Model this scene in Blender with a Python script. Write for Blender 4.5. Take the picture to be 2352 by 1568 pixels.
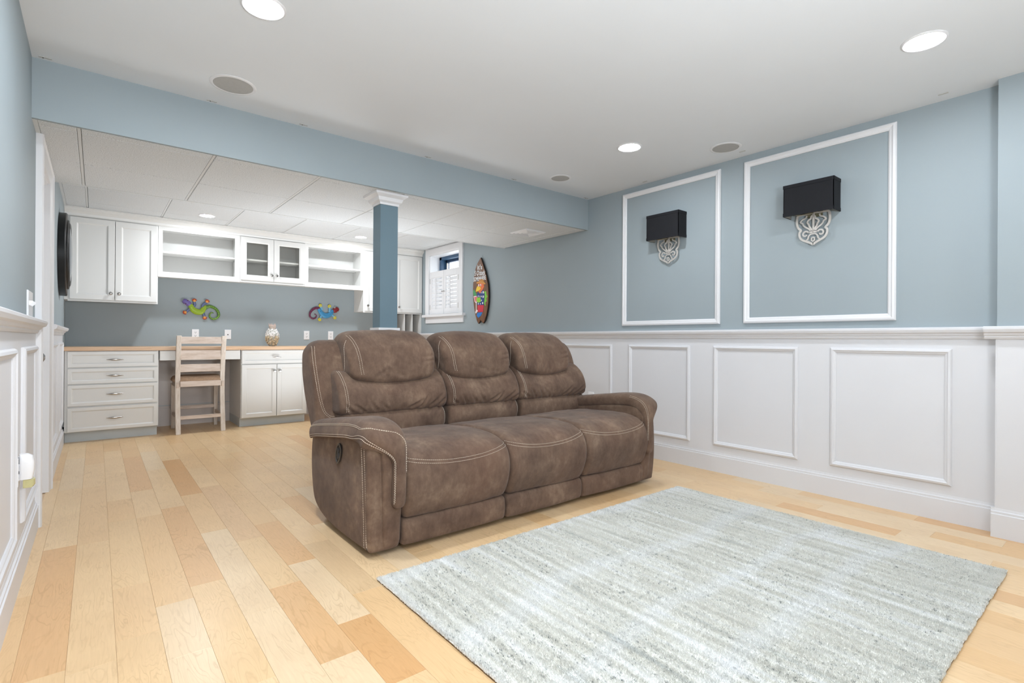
import bpy, bmesh, math, random
import numpy as np
from mathutils import Vector, Matrix, noise
from mathutils.bvhtree import BVHTree
random.seed(7)
for o in list(bpy.data.objects): bpy.data.objects.remove(o, do_unlink=True)
C = bpy.context.scene.collection
S = bpy.context.scene

# ------------------------------------------------------------------ camera
cam = bpy.data.cameras.new('camera'); camo = bpy.data.objects.new('camera', cam); C.objects.link(camo)
YAW, ROLL = math.radians(38.974), math.radians(0.351)
_r = Vector((math.cos(YAW), -math.sin(YAW), 0)); _f = Vector((math.sin(YAW), math.cos(YAW), 0)); _u = Vector((0, 0, 1))
_r2 = _r*math.cos(ROLL) + _u*math.sin(ROLL); _u2 = -_r*math.sin(ROLL) + _u*math.cos(ROLL)
camo.matrix_world = Matrix(((_r2.x, _u2.x, -_f.x, 0), (_r2.y, _u2.y, -_f.y, 0), (_r2.z, _u2.z, -_f.z, 1.0), (0, 0, 0, 1)))
cam.sensor_width = 36; cam.lens = 1180.1/2352*36; cam.shift_y = -3.984/2352; cam.clip_start = 0.02
S.camera = camo

# ------------------------------------------------------------------ world and exposure
w = bpy.data.worlds.new('world'); S.world = w; w.use_nodes = True
bg = w.node_tree.nodes['Background']; bg.inputs[0].default_value = (0.90, 0.95, 1.0, 1); bg.inputs[1].default_value = 5.0
S.view_settings.view_transform = 'Standard'; S.view_settings.look = 'None'; S.view_settings.gamma = 1; S.view_settings.use_curve_mapping = False
S.view_settings.exposure = 0.0
CAN = 385.0      # radiance of the recessed lamps' diffusers
CAN_RIGHT = 215.0
CAN_FAR = 385.0

fl_ = bpy.data.lights.new('bounce_flash_fill', 'AREA'); fl_.shape = 'DISK'; fl_.size = 0.7; fl_.energy = 90; fl_.color = (0.88, 0.94, 1.0)
flo = bpy.data.objects.new('bounce_flash_fill', fl_); C.objects.link(flo); flo.location = (0.75, -0.9, 1.3); flo.rotation_euler = (math.radians(140), 0, 0)   # added fill light, standing in for a flash bounced off the ceiling

fl2 = bpy.data.lights.new('added_fill', 'AREA'); fl2.shape = 'DISK'; fl2.size = 1.1; fl2.energy = 30; fl2.spread = math.radians(140); fl2.color = (0.88, 0.94, 1.0)
flo2 = bpy.data.objects.new('added_fill', fl2); C.objects.link(flo2); flo2.location = (2.1, 4.9, 0.22); flo2.rotation_euler = (math.radians(163), math.radians(-12), 0)   # unseen fill light added behind the sofa to brighten the tiled ceiling

# ------------------------------------------------------------------ materials
def lin(r, g, b):
    f = lambda c: (c/12.92 if c <= 0.04045 else ((c+0.055)/1.055)**2.4)
    return (f(r/255), f(g/255), f(b/255), 1)
class NT:
    def __init__(s, m): s.m = m; s.t = m.node_tree; s.N = s.t.nodes; s.L = s.t.links; s.b = s.N['Principled BSDF']
    def n(s, k, **kw):
        x = s.N.new('ShaderNode'+k)
        for a, v in kw.items():
            if a.startswith('i_'): x.inputs[a[2:].replace('_', ' ')].default_value = v
            else: setattr(x, a, v)
        return x
    def l(s, a, b): s.L.new(a, b)
    def math(s, op, a, b=None, c=None):
        x = s.N.new('ShaderNodeMath'); x.operation = op
        for i, v in enumerate((a, b, c)):
            if v is None: continue
            if hasattr(v, 'is_output'): s.L.new(v, x.inputs[i])
            else: x.inputs[i].default_value = v
        return x.outputs[0]
    def ramp(s, fac, stops):
        x = s.N.new('ShaderNodeValToRGB'); e = x.color_ramp.elements
        while len(e) < len(stops): e.new(0.5)
        for q, (p, c) in zip(e, stops): q.position = p; q.color = c
        s.L.new(fac, x.inputs[0]); return x.outputs[0]
    def mix(s, fac, a, b, mode='MIX'):
        x = s.N.new('ShaderNodeMix'); x.data_type = 'RGBA'; x.blend_type = mode
        for i, v in ((0, fac), (6, a), (7, b)):
            if hasattr(v, 'is_output'): s.L.new(v, x.inputs[i])
            else: x.inputs[i].default_value = v
        return x.outputs[2]
    def coords(s, kind='Object', scale=(1, 1, 1), off=None):
        t = s.n('TexCoord'); m = s.n('Mapping'); m.inputs['Scale'].default_value = scale
        v = t.outputs[kind]
        if off is not None:
            a = s.n('VectorMath', operation='ADD'); s.l(v, a.inputs[0]); s.l(off, a.inputs[1]); v = a.outputs[0]
        s.l(v, m.inputs[0]); return m.outputs[0]
    def noise(s, vec, scale, detail=3, rough=0.5, dist=0):
        x = s.n('TexNoise'); x.inputs['Scale'].default_value = scale; x.inputs['Detail'].default_value = detail
        x.inputs['Roughness'].default_value = rough; x.inputs['Distortion'].default_value = dist
        s.l(vec, x.inputs['Vector']); return x.outputs['Fac']
    def bump(s, h, strength, dist=0.002):
        x = s.n('Bump'); x.inputs['Strength'].default_value = strength; x.inputs['Distance'].default_value = dist
        s.l(h, x.inputs['Height']); s.l(x.outputs[0], s.b.inputs['Normal'])
def mat(name, col, rough=0.5, metal=0, spec=0.5, bump=None, var=0.0, vscale=8):
    m = bpy.data.materials.new(name); m.use_nodes = True; t = NT(m)
    t.b.inputs['Base Color'].default_value = col; t.b.inputs['Roughness'].default_value = rough
    t.b.inputs['Metallic'].default_value = metal; t.b.inputs['Specular IOR Level'].default_value = spec
    if bump or var:
        v = t.coords()
        if bump: t.bump(t.noise(v, bump[0], 2), bump[1], bump[2] if len(bump) > 2 else 0.001)
        if var:
            k = t.ramp(t.noise(v, vscale, 3), [(0.3, tuple(c*(1-var) for c in col[:3])+(1,)), (0.7, tuple(min(1, c*(1+var)) for c in col[:3])+(1,))])
            t.l(k, t.b.inputs['Base Color'])
    return m
def emis(name, col, s):
    m = bpy.data.materials.new(name); m.use_nodes = True; t = NT(m)
    t.b.inputs['Base Color'].default_value = (0, 0, 0, 1); t.b.inputs['Emission Color'].default_value = col; t.b.inputs['Emission Strength'].default_value = s
    return m
M = {}
M['blue'] = mat('blue_wall_paint', lin(155, 166, 171), 0.6, bump=(350, 0.08), var=0.02, vscale=2)
M['column'] = mat('shaded_blue_column_paint', lin(104, 127, 139), 0.55, bump=(350, 0.08), var=0.02, vscale=2)  # the blue wall paint darkened, the column's shade put into its colour
M['white'] = mat('white_trim_paint', lin(228, 228, 230), 0.35, var=0.01, vscale=3)
M['wain'] = mat('white_wainscot_paint', lin(220, 220, 223), 0.42, var=0.01, vscale=3)
M['ceil'] = mat('ceiling_paint', lin(224, 228, 232), 0.9, bump=(300, 0.08), var=0.01, vscale=2)
M['cab'] = mat('white_cabinet_lacquer', lin(224, 223, 220), 0.32, var=0.008, vscale=4)
M['kick'] = mat('grey_toe_kick', lin(196, 202, 204), 0.45, var=0.02)
M['gap'] = mat('dark_joint', lin(120, 118, 114), 0.9, var=0.05)
M['grid'] = mat('ceiling_grid_metal', lin(212, 214, 214), 0.5, var=0.01)
M['chrome'] = mat('brushed_chrome', lin(175, 172, 168), 0.22, metal=1, bump=(400, 0.05))
M['brass'] = mat('aged_silver', lin(205, 200, 194), 0.38, metal=0.35, var=0.06, vscale=30)
M['shade'] = mat('black_shade_fabric', lin(9, 11, 19), 0.8, bump=(900, 0.25), var=0.15, vscale=6)
M['lining'] = mat('grey_shade_lining', lin(150, 148, 140), 0.8, var=0.05)
M['olive'] = mat('olive_lamp_bracket', lin(120, 116, 92), 0.5, metal=0.3, var=0.05)
M['black'] = mat('black_lacquer', lin(14, 14, 15), 0.35, var=0.1)
M['glassdark'] = mat('dark_mirror_glass', lin(60, 80, 100), 0.08, metal=0.7, var=0.05)
M['plate'] = mat('white_plastic', lin(238, 238, 240), 0.3, var=0.005)
M['slot'] = mat('dark_slot', lin(40, 40, 42), 0.6, var=0.05)
M['speaker'] = mat('grey_speaker_grille', lin(176, 175, 172), 0.7, bump=(1500, 0.5), var=0.03, vscale=60)
M['knee'] = mat('warm_white_lower_wall', lin(222, 214, 210), 0.5, var=0.02)
M['navy'] = mat('navy_window_vinyl', lin(38, 62, 92), 0.4, var=0.08)
M['navyl'] = mat('blue_window_vinyl', lin(52, 84, 114), 0.45, var=0.08)
M['bracketm'] = mat('grey_metal_tab', lin(190, 189, 185), 0.5, metal=0.1, var=0.05)
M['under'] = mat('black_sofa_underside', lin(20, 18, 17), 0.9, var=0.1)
M['thread'] = mat('cream_thread', lin(214, 200, 182), 0.8, var=0.05)
M['latch'] = mat('black_plastic_latch', lin(38, 35, 34), 0.35, var=0.05)
M['amber'] = mat('amber_oil', lin(196, 190, 140), 0.1, var=0.08, vscale=40)

def tile_mat():
    m = bpy.data.materials.new('acoustic_tile'); m.use_nodes = True; t = NT(m)
    v = t.coords(); f = t.noise(v, 190, 4, 0.75)
    t.l(t.ramp(f, [(0.36, lin(176, 179, 180)), (0.5, lin(226, 229, 231)), (1, lin(234, 237, 239))]), t.b.inputs['Base Color'])
    t.b.inputs['Roughness'].default_value = 0.95; t.bump(f, 0.9, 0.004); return m
M['tile'] = tile_mat()

def plank_mat(obcol=True):
    m = bpy.data.materials.new('maple_plank' if obcol else 'maple_subfloor'); m.use_nodes = True; t = NT(m)
    oi = t.n('ObjectInfo'); sc = t.n('VectorMath', operation='SCALE'); sc.inputs[3].default_value = 57.0
    cx = t.n('CombineXYZ'); t.l(oi.outputs['Random'], cx.inputs[0]); t.l(oi.outputs['Random'], cx.inputs[1]); t.l(oi.outputs['Random'], cx.inputs[2]); t.l(cx.outputs[0], sc.inputs[0])
    v = t.coords(scale=(7, 1.0, 1), off=sc.outputs[0])
    v2 = t.coords(scale=(1, 1, 1), off=sc.outputs[0])
    broad = t.noise(v2, 3.0, 3, 0.5, 0.4)
    n0 = t.noise(v, 1.7, 2, 0.5, 1.2)
    wob = t.noise(t.coords(scale=(26, 9, 1), off=sc.outputs[0]), 1.0, 3, 0.6)
    rings = t.math('FRACT', t.math('MULTIPLY', t.math('ADD', n0, t.math('MULTIPLY', wob, 0.10)), 13.0))
    fade = t.noise(v2, 5.0, 2, 0.5)
    rings = t.ramp(rings, [(0.0, (0.72, 0.66, 0.58, 1)), (0.16, (1, 1, 1, 1)), (0.80, (1, 1, 1, 1)), (1, (0.72, 0.66, 0.58, 1))])
    fine = t.noise(t.coords(scale=(60, 4, 1), off=sc.outputs[0]), 3, 3, 0.6)
    base = oi.outputs['Color'] if obcol else lin(214, 184, 146)
    c = t.mix(t.math('MULTIPLY', n0, 1.0), base, (0.80, 0.63, 0.44, 1), 'MIX') if False else base
    c = t.mix(t.ramp(broad, [(0.38, (0, 0, 0, 1)), (0.8, (0.35, 0.35, 0.35, 1))]), c, (0.60, 0.40, 0.22, 1)) if obcol else c
    c = t.mix(t.ramp(fade, [(0.35, (0.06, 0.06, 0.06, 1)), (0.65, (0.5, 0.5, 0.5, 1))]), c, rings, 'MULTIPLY')
    c = t.mix(0.5, c, t.ramp(fine, [(0.3, (0.9, 0.88, 0.85, 1)), (0.7, (1.04, 1.04, 1.04, 1))]), 'MULTIPLY')
    kn = t.noise(t.coords(scale=(70, 18, 1), off=sc.outputs[0]), 1.0, 2, 0.5)
    c = t.mix(t.ramp(kn, [(0.80, (0, 0, 0, 1)), (0.83, (0.8, 0.8, 0.8, 1))]), c, lin(92, 60, 38))
    t.l(c, t.b.inputs['Base Color'])
    t.b.inputs['Roughness'].default_value = 0.36; t.b.inputs['Coat Weight'].default_value = 0.10; t.b.inputs['Coat Roughness'].default_value = 0.22
    t.b.inputs['Specular IOR Level'].default_value = 0.36
    t.bump(fine, 0.06, 0.001); return m
M['plank'] = plank_mat(); M['sub'] = plank_mat(False)

def wood_mat(name, c1, c2, c3, scale=(30, 2, 30), rough=0.5):
    m = bpy.data.materials.new(name); m.use_nodes = True; t = NT(m)
    v = t.coords(scale=scale); f = t.noise(v, 2.0, 4, 0.6, 0.6)
    t.l(t.ramp(f, [(0.3, c1), (0.5, c2), (0.72, c3)]), t.b.inputs['Base Color']); t.b.inputs['Roughness'].default_value = rough
    t.bump(f, 0.15, 0.001); return m
M['counter'] = wood_mat('counter_maple', lin(196, 158, 124), lin(212, 176, 142), lin(222, 190, 158), (2, 20, 30), 0.35)
M['chairw'] = wood_mat('whitewashed_wood', lin(204, 188, 174), lin(218, 206, 194), lin(228, 219, 211), (25, 25, 3), 0.55)
M['chairh'] = wood_mat('whitewashed_wood_rail', lin(196, 176, 160), lin(212, 194, 180), lin(222, 208, 198), (3, 25, 25), 0.55)
M['seatf'] = mat('tan_seat_fabric', lin(172, 142, 116), 0.9, bump=(800, 0.5), var=0.12, vscale=60)
M['board'] = wood_mat('brown_carved_board', lin(84, 54, 38), lin(116, 78, 52), lin(140, 98, 62), (30, 30, 4), 0.45)
M['boardedge'] = mat('dark_board_edge', lin(34, 24, 20), 0.5, var=0.2)

def suede():
    m = bpy.data.materials.new('brown_suede'); m.use_nodes = True; t = NT(m)
    v = t.coords('Object'); a = t.noise(v, 6.0, 5, 0.62, 0.15); b = t.noise(t.coords('Object', (2, 1, 1)), 26, 4, 0.65)
    f = t.math('ADD', t.math('MULTIPLY', a, 0.72), t.math('MULTIPLY', b, 0.28))
    c = t.ramp(f, [(0.34, lin(84, 65, 54)), (0.45, lin(98, 78, 65)), (0.55, lin(111, 90, 75)), (0.67, lin(134, 112, 94))])
    red = t.noise(v, 3.1, 3, 0.5, 0.3)
    c = t.mix(t.ramp(red, [(0.45, (0, 0, 0, 1)), (0.74, (0.32, 0.32, 0.32, 1))]), c, lin(108, 76, 60))
    t.l(c, t.b.inputs['Base Color']); t.b.inputs['Roughness'].default_value = 0.85; t.b.inputs['Specular IOR Level'].default_value = 0.2
    t.b.inputs['Sheen Weight'].default_value = 0.12; t.b.inputs['Sheen Roughness'].default_value = 0.5
    g = t.math('ADD', t.math('MULTIPLY', t.noise(v, 55, 3, 0.6), 0.6), t.math('MULTIPLY', t.noise(v, 700, 2), 0.4))
    t.bump(g, 0.35, 0.003); return m
M['suede'] = suede()

def rug_mat(back=False):
    m = bpy.data.materials.new('pale_striped_wool'); m.use_nodes = True; t = NT(m)
    co = t.n('TexCoord'); sep = t.n('SeparateXYZ'); t.l(co.outputs['Object'], sep.inputs[0]); X, Y = sep.outputs[0], sep.outputs[1]
    flat = t.n('CombineXYZ'); t.l(X, flat.inputs[0]); t.l(Y, flat.inputs[1])
    def mp(sx, sy, off=0):
        q = t.n('Mapping'); q.inputs['Scale'].default_value = (sx, sy, 1); q.inputs['Location'].default_value = (off, off, 0); t.l(flat.outputs[0], q.inputs[0]); return q.outputs[0]
    stripe = t.noise(mp(24, 1.7), 1.0, 2, 0.5)
    fine = t.noise(mp(60, 3.0, 5), 1.0, 2, 0.5)
    patch = t.noise(mp(2.2, 3.2, 9), 1.0, 2, 0.5)
    f = t.math('ADD', t.math('ADD', t.math('MULTIPLY', stripe, 0.62), t.math('MULTIPLY', fine, 0.22)), t.math('MULTIPLY', patch, 0.16))
    c = t.ramp(f, [(0.34, lin(212, 213, 208)), (0.45, lin(226, 224, 216)), (0.54, lin(235, 234, 228)), (0.66, lin(244, 244, 243))])
    warp = t.math('MULTIPLY', t.math('SUBTRACT', t.noise(mp(1.6, 0.6, 3), 1.0, 2), 0.5), 0.34)
    yy = t.math('ADD', Y, warp)
    def band(y0, wd):
        d = t.math('ABSOLUTE', t.math('SUBTRACT', yy, y0)); return t.math('SUBTRACT', 1.0, t.math('MULTIPLY', d, 1/wd))
    bm = None
    for y0, wd in ((-0.10, 0.05), (-0.40, 0.06), (0.28, 0.07), (0.80, 0.07)):
        b = t.math('MAXIMUM', band(y0, wd), 0.0); bm = b if bm is None else t.math('MAXIMUM', bm, b)
    eL = t.math('MAXIMUM', t.math('SUBTRACT', 1.0, t.math('MULTIPLY', t.math('ADD', X, 1.09), 1/0.05)), 0.0)
    bm = t.math('MINIMUM', t.math('MULTIPLY', t.math('MAXIMUM', bm, eL), 0.55), 0.34)
    c = t.mix(bm, c, lin(242, 243, 244))
    fl = t.noise(mp(230, 45, 2), 1.0, 1, 0.5); fm = t.noise(mp(9, 2.2, 11), 1.0, 2, 0.5)
    fleck = t.math('MULTIPLY', t.ramp(fl, [(0.62, (0, 0, 0, 1)), (0.68, (1, 1, 1, 1))]), t.ramp(fm, [(0.38, (0.08, 0.08, 0.08, 1)), (0.62, (0.9, 0.9, 0.9, 1))]))
    fleck = t.math('MULTIPLY', fleck, t.math('SUBTRACT', 1.0, bm))
    c = t.mix(fleck, c, lin(96, 104, 104))
    t.l(c, t.b.inputs['Base Color']); t.b.inputs['Roughness'].default_value = 0.95; t.b.inputs['Specular IOR Level'].default_value = 0.1
    return m
M['rug'] = rug_mat(); M['rugback'] = mat('jute_backing', lin(120, 98, 72), 0.9, bump=(500, 0.5), var=0.2, vscale=60)

def glass_mat():
    m = bpy.data.materials.new('clear_cabinet_glass'); m.use_nodes = True; nt = m.node_tree
    for n in list(nt.nodes):
        if n.type != 'OUTPUT_MATERIAL': nt.nodes.remove(n)
    out = [n for n in nt.nodes if n.type == 'OUTPUT_MATERIAL'][0]
    tr = nt.nodes.new('ShaderNodeBsdfTransparent'); tr.inputs[0].default_value = (0.95, 0.95, 0.94, 1)
    gl = nt.nodes.new('ShaderNodeBsdfGlossy'); gl.inputs['Roughness'].default_value = 0.02
    fr = nt.nodes.new('ShaderNodeFresnel'); fr.inputs[0].default_value = 1.5; mx = nt.nodes.new('ShaderNodeMixShader')
    ge = nt.nodes.new('ShaderNodeNewGeometry'); mm_ = nt.nodes.new('ShaderNodeMath'); mm_.operation = 'MULTIPLY'; iv = nt.nodes.new('ShaderNodeMath'); iv.operation = 'SUBTRACT'; iv.inputs[0].default_value = 1.0; nt.links.new(ge.outputs['Backfacing'], iv.inputs[1]); nt.links.new(fr.outputs[0], mm_.inputs[0]); nt.links.new(iv.outputs[0], mm_.inputs[1]); nt.links.new(mm_.outputs[0], mx.inputs[0]); nt.links.new(tr.outputs[0], mx.inputs[1]); nt.links.new(gl.outputs[0], mx.inputs[2]); nt.links.new(mx.outputs[0], out.inputs[0])
    return m
M['glass'] = glass_mat()

# ------------------------------------------------------------------ mesh helpers
class MB:
    def __init__(s): s.bm = bmesh.new()
    def box(s, x0, x1, y0, y1, z0, z1, bev=0.0):
        if x1 < x0: x0, x1 = x1, x0
        if y1 < y0: y0, y1 = y1, y0
        if z1 < z0: z0, z1 = z1, z0
        v = [s.bm.verts.new((x, y, z)) for x in (x0, x1) for y in (y0, y1) for z in (z0, z1)]
        fs = [s.bm.faces.new([v[i] for i in f]) for f in ((0, 1, 3, 2), (4, 6, 7, 5), (0, 4, 5, 1), (2, 3, 7, 6), (0, 2, 6, 4), (1, 5, 7, 3))]
        if bev:
            es = list({e for f in fs for e in f.edges})
            bmesh.ops.bevel(s.bm, geom=es, offset=bev, segments=2, profile=0.6, affect='EDGES')
        return s
    def rings(s, rs, cap=True, loop=False):
        R = [[s.bm.verts.new(p) for p in r] for r in rs]; n = len(R[0])
        pairs = list(zip(R[:-1], R[1:])) + ([(R[-1], R[0])] if loop else [])
        for a, b in pairs:
            for i in range(n):
                j = (i+1) % n
                try: s.bm.faces.new((a[i], a[j], b[j], b[i]))
                except ValueError: pass
        if cap and not loop:
            for r in (R[0], R[-1]):
                try: s.bm.faces.new(r)
                except ValueError: pass
        return s
    def lathe(s, prof, c, axis='z', n=24, sgn=1):
        rs = []
        for r, h in prof:
            ring = []
            for i in range(n):
                a = 2*math.pi*i/n; p, q = r*math.cos(a), r*math.sin(a)
                if axis == 'z': ring.append((c[0]+p, c[1]+q, c[2]+sgn*h))
                elif axis == 'y': ring.append((c[0]+p, c[1]+sgn*h, c[2]+q))
                else: ring.append((c[0]+sgn*h, c[1]+p, c[2]+q))
            rs.append(ring)
        return s.rings(rs)
    def tube(s, pts, rad, n=10, flat=None):
        """tube through pts; rad scalar or list; flat=(axis vector, factor) squashes along it"""
        P = [Vector(p) for p in pts]; rs = []
        R = rad if isinstance(rad, (list, tuple)) else [rad]*len(P)
        up = Vector((0, 0, 1))
        for i, p in enumerate(P):
            d = (P[min(i+1, len(P)-1)]-P[max(i-1, 0)]).normalized()
            a = flat[0] if flat else (up if abs(d.z) < 0.9 else Vector((0, 1, 0)))
            a = (a-d*a.dot(d)).normalized(); b = d.cross(a)
            k = flat[1] if flat else 1
            rs.append([tuple(p+a*(R[i]*k*math.cos(2*math.pi*j/n))+b*(R[i]*math.sin(2*math.pi*j/n))) for j in range(n)])
        return s.rings(rs)
    def poly(s, pts, f, d0, d1):
        """extrude 2D polygon: f(a,b,d) -> xyz"""
        return s.rings([[f(a, b, d0) for a, b in pts], [f(a, b, d1) for a, b in pts]])
    def frame(s, a0, a1, b0, b1, prof, f):
        """mitred rectangular frame; prof = closed list of (inward, proud)"""
        cs = [(a0, b0, 1, 1), (a1, b0, -1, 1), (a1, b1, -1, -1), (a0, b1, 1, -1)]
        return s.rings([[f(a+sa*u, b+sb*u, v) for u, v in prof] for a, b, sa, sb in cs], loop=True)
    def ell(s, c, r, n=10, m=8, rot=None):
        rs = []
        for i in range(m+1):
            t = math.pi*i/m; ring = []
            for j in range(n):
                a = 2*math.pi*j/n; st = max(math.sin(t), 0.03)
                p = Vector((r[0]*st*math.cos(a), r[1]*st*math.sin(a), r[2]*math.cos(t)))
                if rot: p = rot @ p
                ring.append(tuple(Vector(c)+p))
            rs.append(ring)
        return s.rings(rs)
    def build(s, name, m, parent=None, smooth=False, bevel=0, loc=None, ang=35, world=False):
        if world and parent: bmesh.ops.translate(s.bm, verts=s.bm.verts[:], vec=-parent_world(parent))
        bmesh.ops.recalc_face_normals(s.bm, faces=s.bm.faces[:])
        me = bpy.data.meshes.new(name)
        if loc: bmesh.ops.translate(s.bm, verts=s.bm.verts[:], vec=-Vector(loc))
        s.bm.to_mesh(me); s.bm.free()
        ms = m if isinstance(m, (list, tuple)) else [m]
        for q in ms: me.materials.append(M[q] if isinstance(q, str) else q)
        o = bpy.data.objects.new(name, me); C.objects.link(o)
        if loc: o.location = loc
        if parent: o.parent = parent
        if smooth:
            me.polygons.foreach_set('use_smooth', [True]*len(me.polygons))
            if ang < 180: me.set_sharp_from_angle(angle=math.radians(ang))
        if bevel:
            b = o.modifiers.new('bevel', 'BEVEL'); b.width = bevel; b.segments = 2; b.limit_method = 'ANGLE'; b.angle_limit = math.radians(40)
        return o
def parent_world(p):
    v = Vector((0, 0, 0))
    while p: v += Vector(p.location); p = p.parent
    return v
def tag(o, label=None, cat=None, group=None, kind=None):
    if label: o['label'] = label
    if cat: o['category'] = cat
    if group: o['group'] = group
    if kind: o['kind'] = kind
    return o
def thing(name, loc, label, cat, group=None):
    o = bpy.data.objects.new(name, None); o.empty_display_size = 0.05; C.objects.link(o); o.location = loc
    return tag(o, label, cat, group)
def struct(name, label=None):
    o = bpy.data.objects.new(name, None); C.objects.link(o); o['kind'] = 'structure'
    if label: o['label'] = label
    return o
def copy_tree(o, parent=None, **props):
    c = o.copy(); C.objects.link(c); c.parent = parent
    for ch in [q for q in bpy.data.objects if q.parent == o]: copy_tree(ch, c)
    for k, v in props.items(): c[k] = v
    return c
def BX(name, m, x0, x1, y0, y1, z0, z1, parent=None, bev=0.0):
    return MB().box(x0, x1, y0, y1, z0, z1, bev).build(name, m, parent)
# mappings (a, b, proud) -> xyz
def onback(y): return lambda a, b, d: (a, y-d, b)
def onright(x): return lambda a, b, d: (x-d, a, b)
def onleft(x): return lambda a, b, d: (x+d, a, b)

XL, XR, YS, YB = -0.25, 3.704, 3.416, 7.0
ZC, ZS, ZF, YST = 2.3615, 2.067, 2.285, 4.735
YBK = -3.2      # the room goes on behind the camera

# ------------------------------------------------------------------ walls
wr = struct('wall_right', 'blue right wall above white wainscot')
m = MB(); T = 0.30
m.box(XR, XR+T, YBK, 5.68, 0, 2.5).box(XR, XR+T, 6.46, YB+.2, 0, 2.5).box(XR, XR+T, 5.68, 6.46, 0, 1.35).box(XR, XR+T, 5.68, 6.46, 2.19, 2.5)
m.build('wall_paint', 'blue', wr)
BX('wainscot', 'wain', XR-0.004, XR, 0.49, YB-.01, 0, 1.04, wr)
pan = [(0, 0), (0, .006), (.006, .014), (.016, .017), (.022, .011), (.028, .009), (.034, .004), (.034, 0)]
for y0, y1 in ((.68, 1.29), (1.485, 2.10), (2.30, 2.91), (3.10, 3.72), (3.91, 4.53), (4.72, 5.34), (5.53, 6.15)):
    MB().frame(y0, y1, .20, .963, pan, onright(XR-.004)).build('panel_moulding', 'wain', wr)
wj = struct('wall_front_right', 'projecting pier at the right edge of the room')
BX('wall_paint', 'blue', 3.618, XR+T, YBK, 0.488, 0, 2.5, wj)
BX('wainscot', 'wain', 3.614, 3.618, YBK, 0.488, 0, 1.04, wj); BX('wainscot_return', 'wain', 3.6141, XR-.0045, 0.4882, 0.4925, 0, 1.04, wj)

wl = struct('wall_left', 'blue left wall above white wainscot')
m = MB().box(XL-.15, XL, YBK, 3.75, 0, 2.5).box(XL-.15, XL, 4.45, YB+.2, 0, 2.5).box(XL-.15, XL, 3.75, 4.45, 1.985, 2.5)
m.build('wall_paint', 'blue', wl)
BX('wainscot', 'wain', XL, XL+.004, YBK, 3.66, 0, 1.04, wl); BX('wainscot', 'wain', XL, XL+.004, 4.54, 6.40, 0, 1.04, wl)
for y0, y1 in ((.55, 1.2), (1.32, 1.94), (2.06, 2.70), (2.98, 3.60), (4.66, 5.40), (5.52, 6.22)):
    MB().frame(y0, y1, .215, .955, pan, onleft(XL+.004)).build('panel_moulding', 'wain', wl)
wb = struct('wall_back', 'blue back wall behind the counter')
BX('wall_paint', 'blue', XL-.15, XR+T, YB, YB+.15, .87, 2.5, wb)
BX('lower_wall', 'knee', XL-.15, XR+T, YB, YB+.15, 0, .87, wb)
BX('lower_groove', 'kick', .5, 1.26, YB-.004, YB, .225, .235, wb); BX('lower_board', 'knee', .5, 1.26, YB-.012, YB, 0, .20, wb)
wn_ = struct('wall_near', 'blue wall behind the camera')
BX('wall_paint', 'blue', XL-.15, XR+.3, YBK-.12, YBK, 0, 2.5, wn_); BX('wainscot', 'wain', XL, 3.618, YBK, YBK+.004, 0, 1.04, wn_)
ws = struct('wall_soffit', 'light blue ceiling beam across the room')
BX('soffit_face', 'blue', XL, XR, YS, YS+.022, ZS, ZC+.1, ws)
st = struct('wall_bulkhead', 'step between low and high tiled ceiling')
BX('bulkhead_face', 'ceil', XL, XR, YST-.02, YST-.004, ZS+.012, ZF+.1, st)

# chair rails and baseboards
RAIL = [(0, 0), (0, .012), (.010, .018), (.016, .018), (.020, .026), (.030, .030), (.036, .044), (.050, .050), (.060, .050), (.066, .040), (.066, 0)]
BASE = [(0, 0), (0, .018), (.118, .018), (.121, .013), (.132, .013), (.136, .007), (.148, .005), (.148, 0)]
def run(prof, z0, f, a0, a1, name, kind, mm='wain'):
    o = MB().rings([[f(a, z0+b, d) for b, d in prof] for a in (a0, a1)]).build(name, mm); o['kind'] = kind; return o
run(RAIL, 1.019, onright(XR), .49, YB-.33, 'trim_1', 'structure'); run(BASE, 0, onright(XR), .49, YB, 'baseboard_right', 'structure')
run(RAIL, 1.019, onright(3.618), YBK, .535, 'trim_2', 'structure'); run(BASE, 0, onright(3.618), YBK, .506, 'baseboard_front_right', 'structure')
run(RAIL, 1.019, onleft(XL), YBK, 3.66, 'trim_3', 'structure'); run(BASE, 0, onleft(XL), YBK, 3.65, 'baseboard_left', 'structure')
run(RAIL, 1.019, onleft(XL), 4.54, 6.33, 'trim_4', 'structure'); run(BASE, 0, onleft(XL), 4.55, 6.42, 'baseboard_left_far', 'structure')

# picture-frame mouldings on the right wall
pf = [(0, 0), (0, .012), (.006, .020), (.016, .022), (.024, .016), (.034, .014), (.042, .008), (.042, 0)]
for i, (y0, y1) in enumerate(((2.05, 2.985), (.94, 1.866))):
    o = MB().frame(y0, y1, 1.130, 2.312, pf, onright(XR)).build('trim_%d' % (5+i), 'white'); o['kind'] = 'structure'

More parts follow.
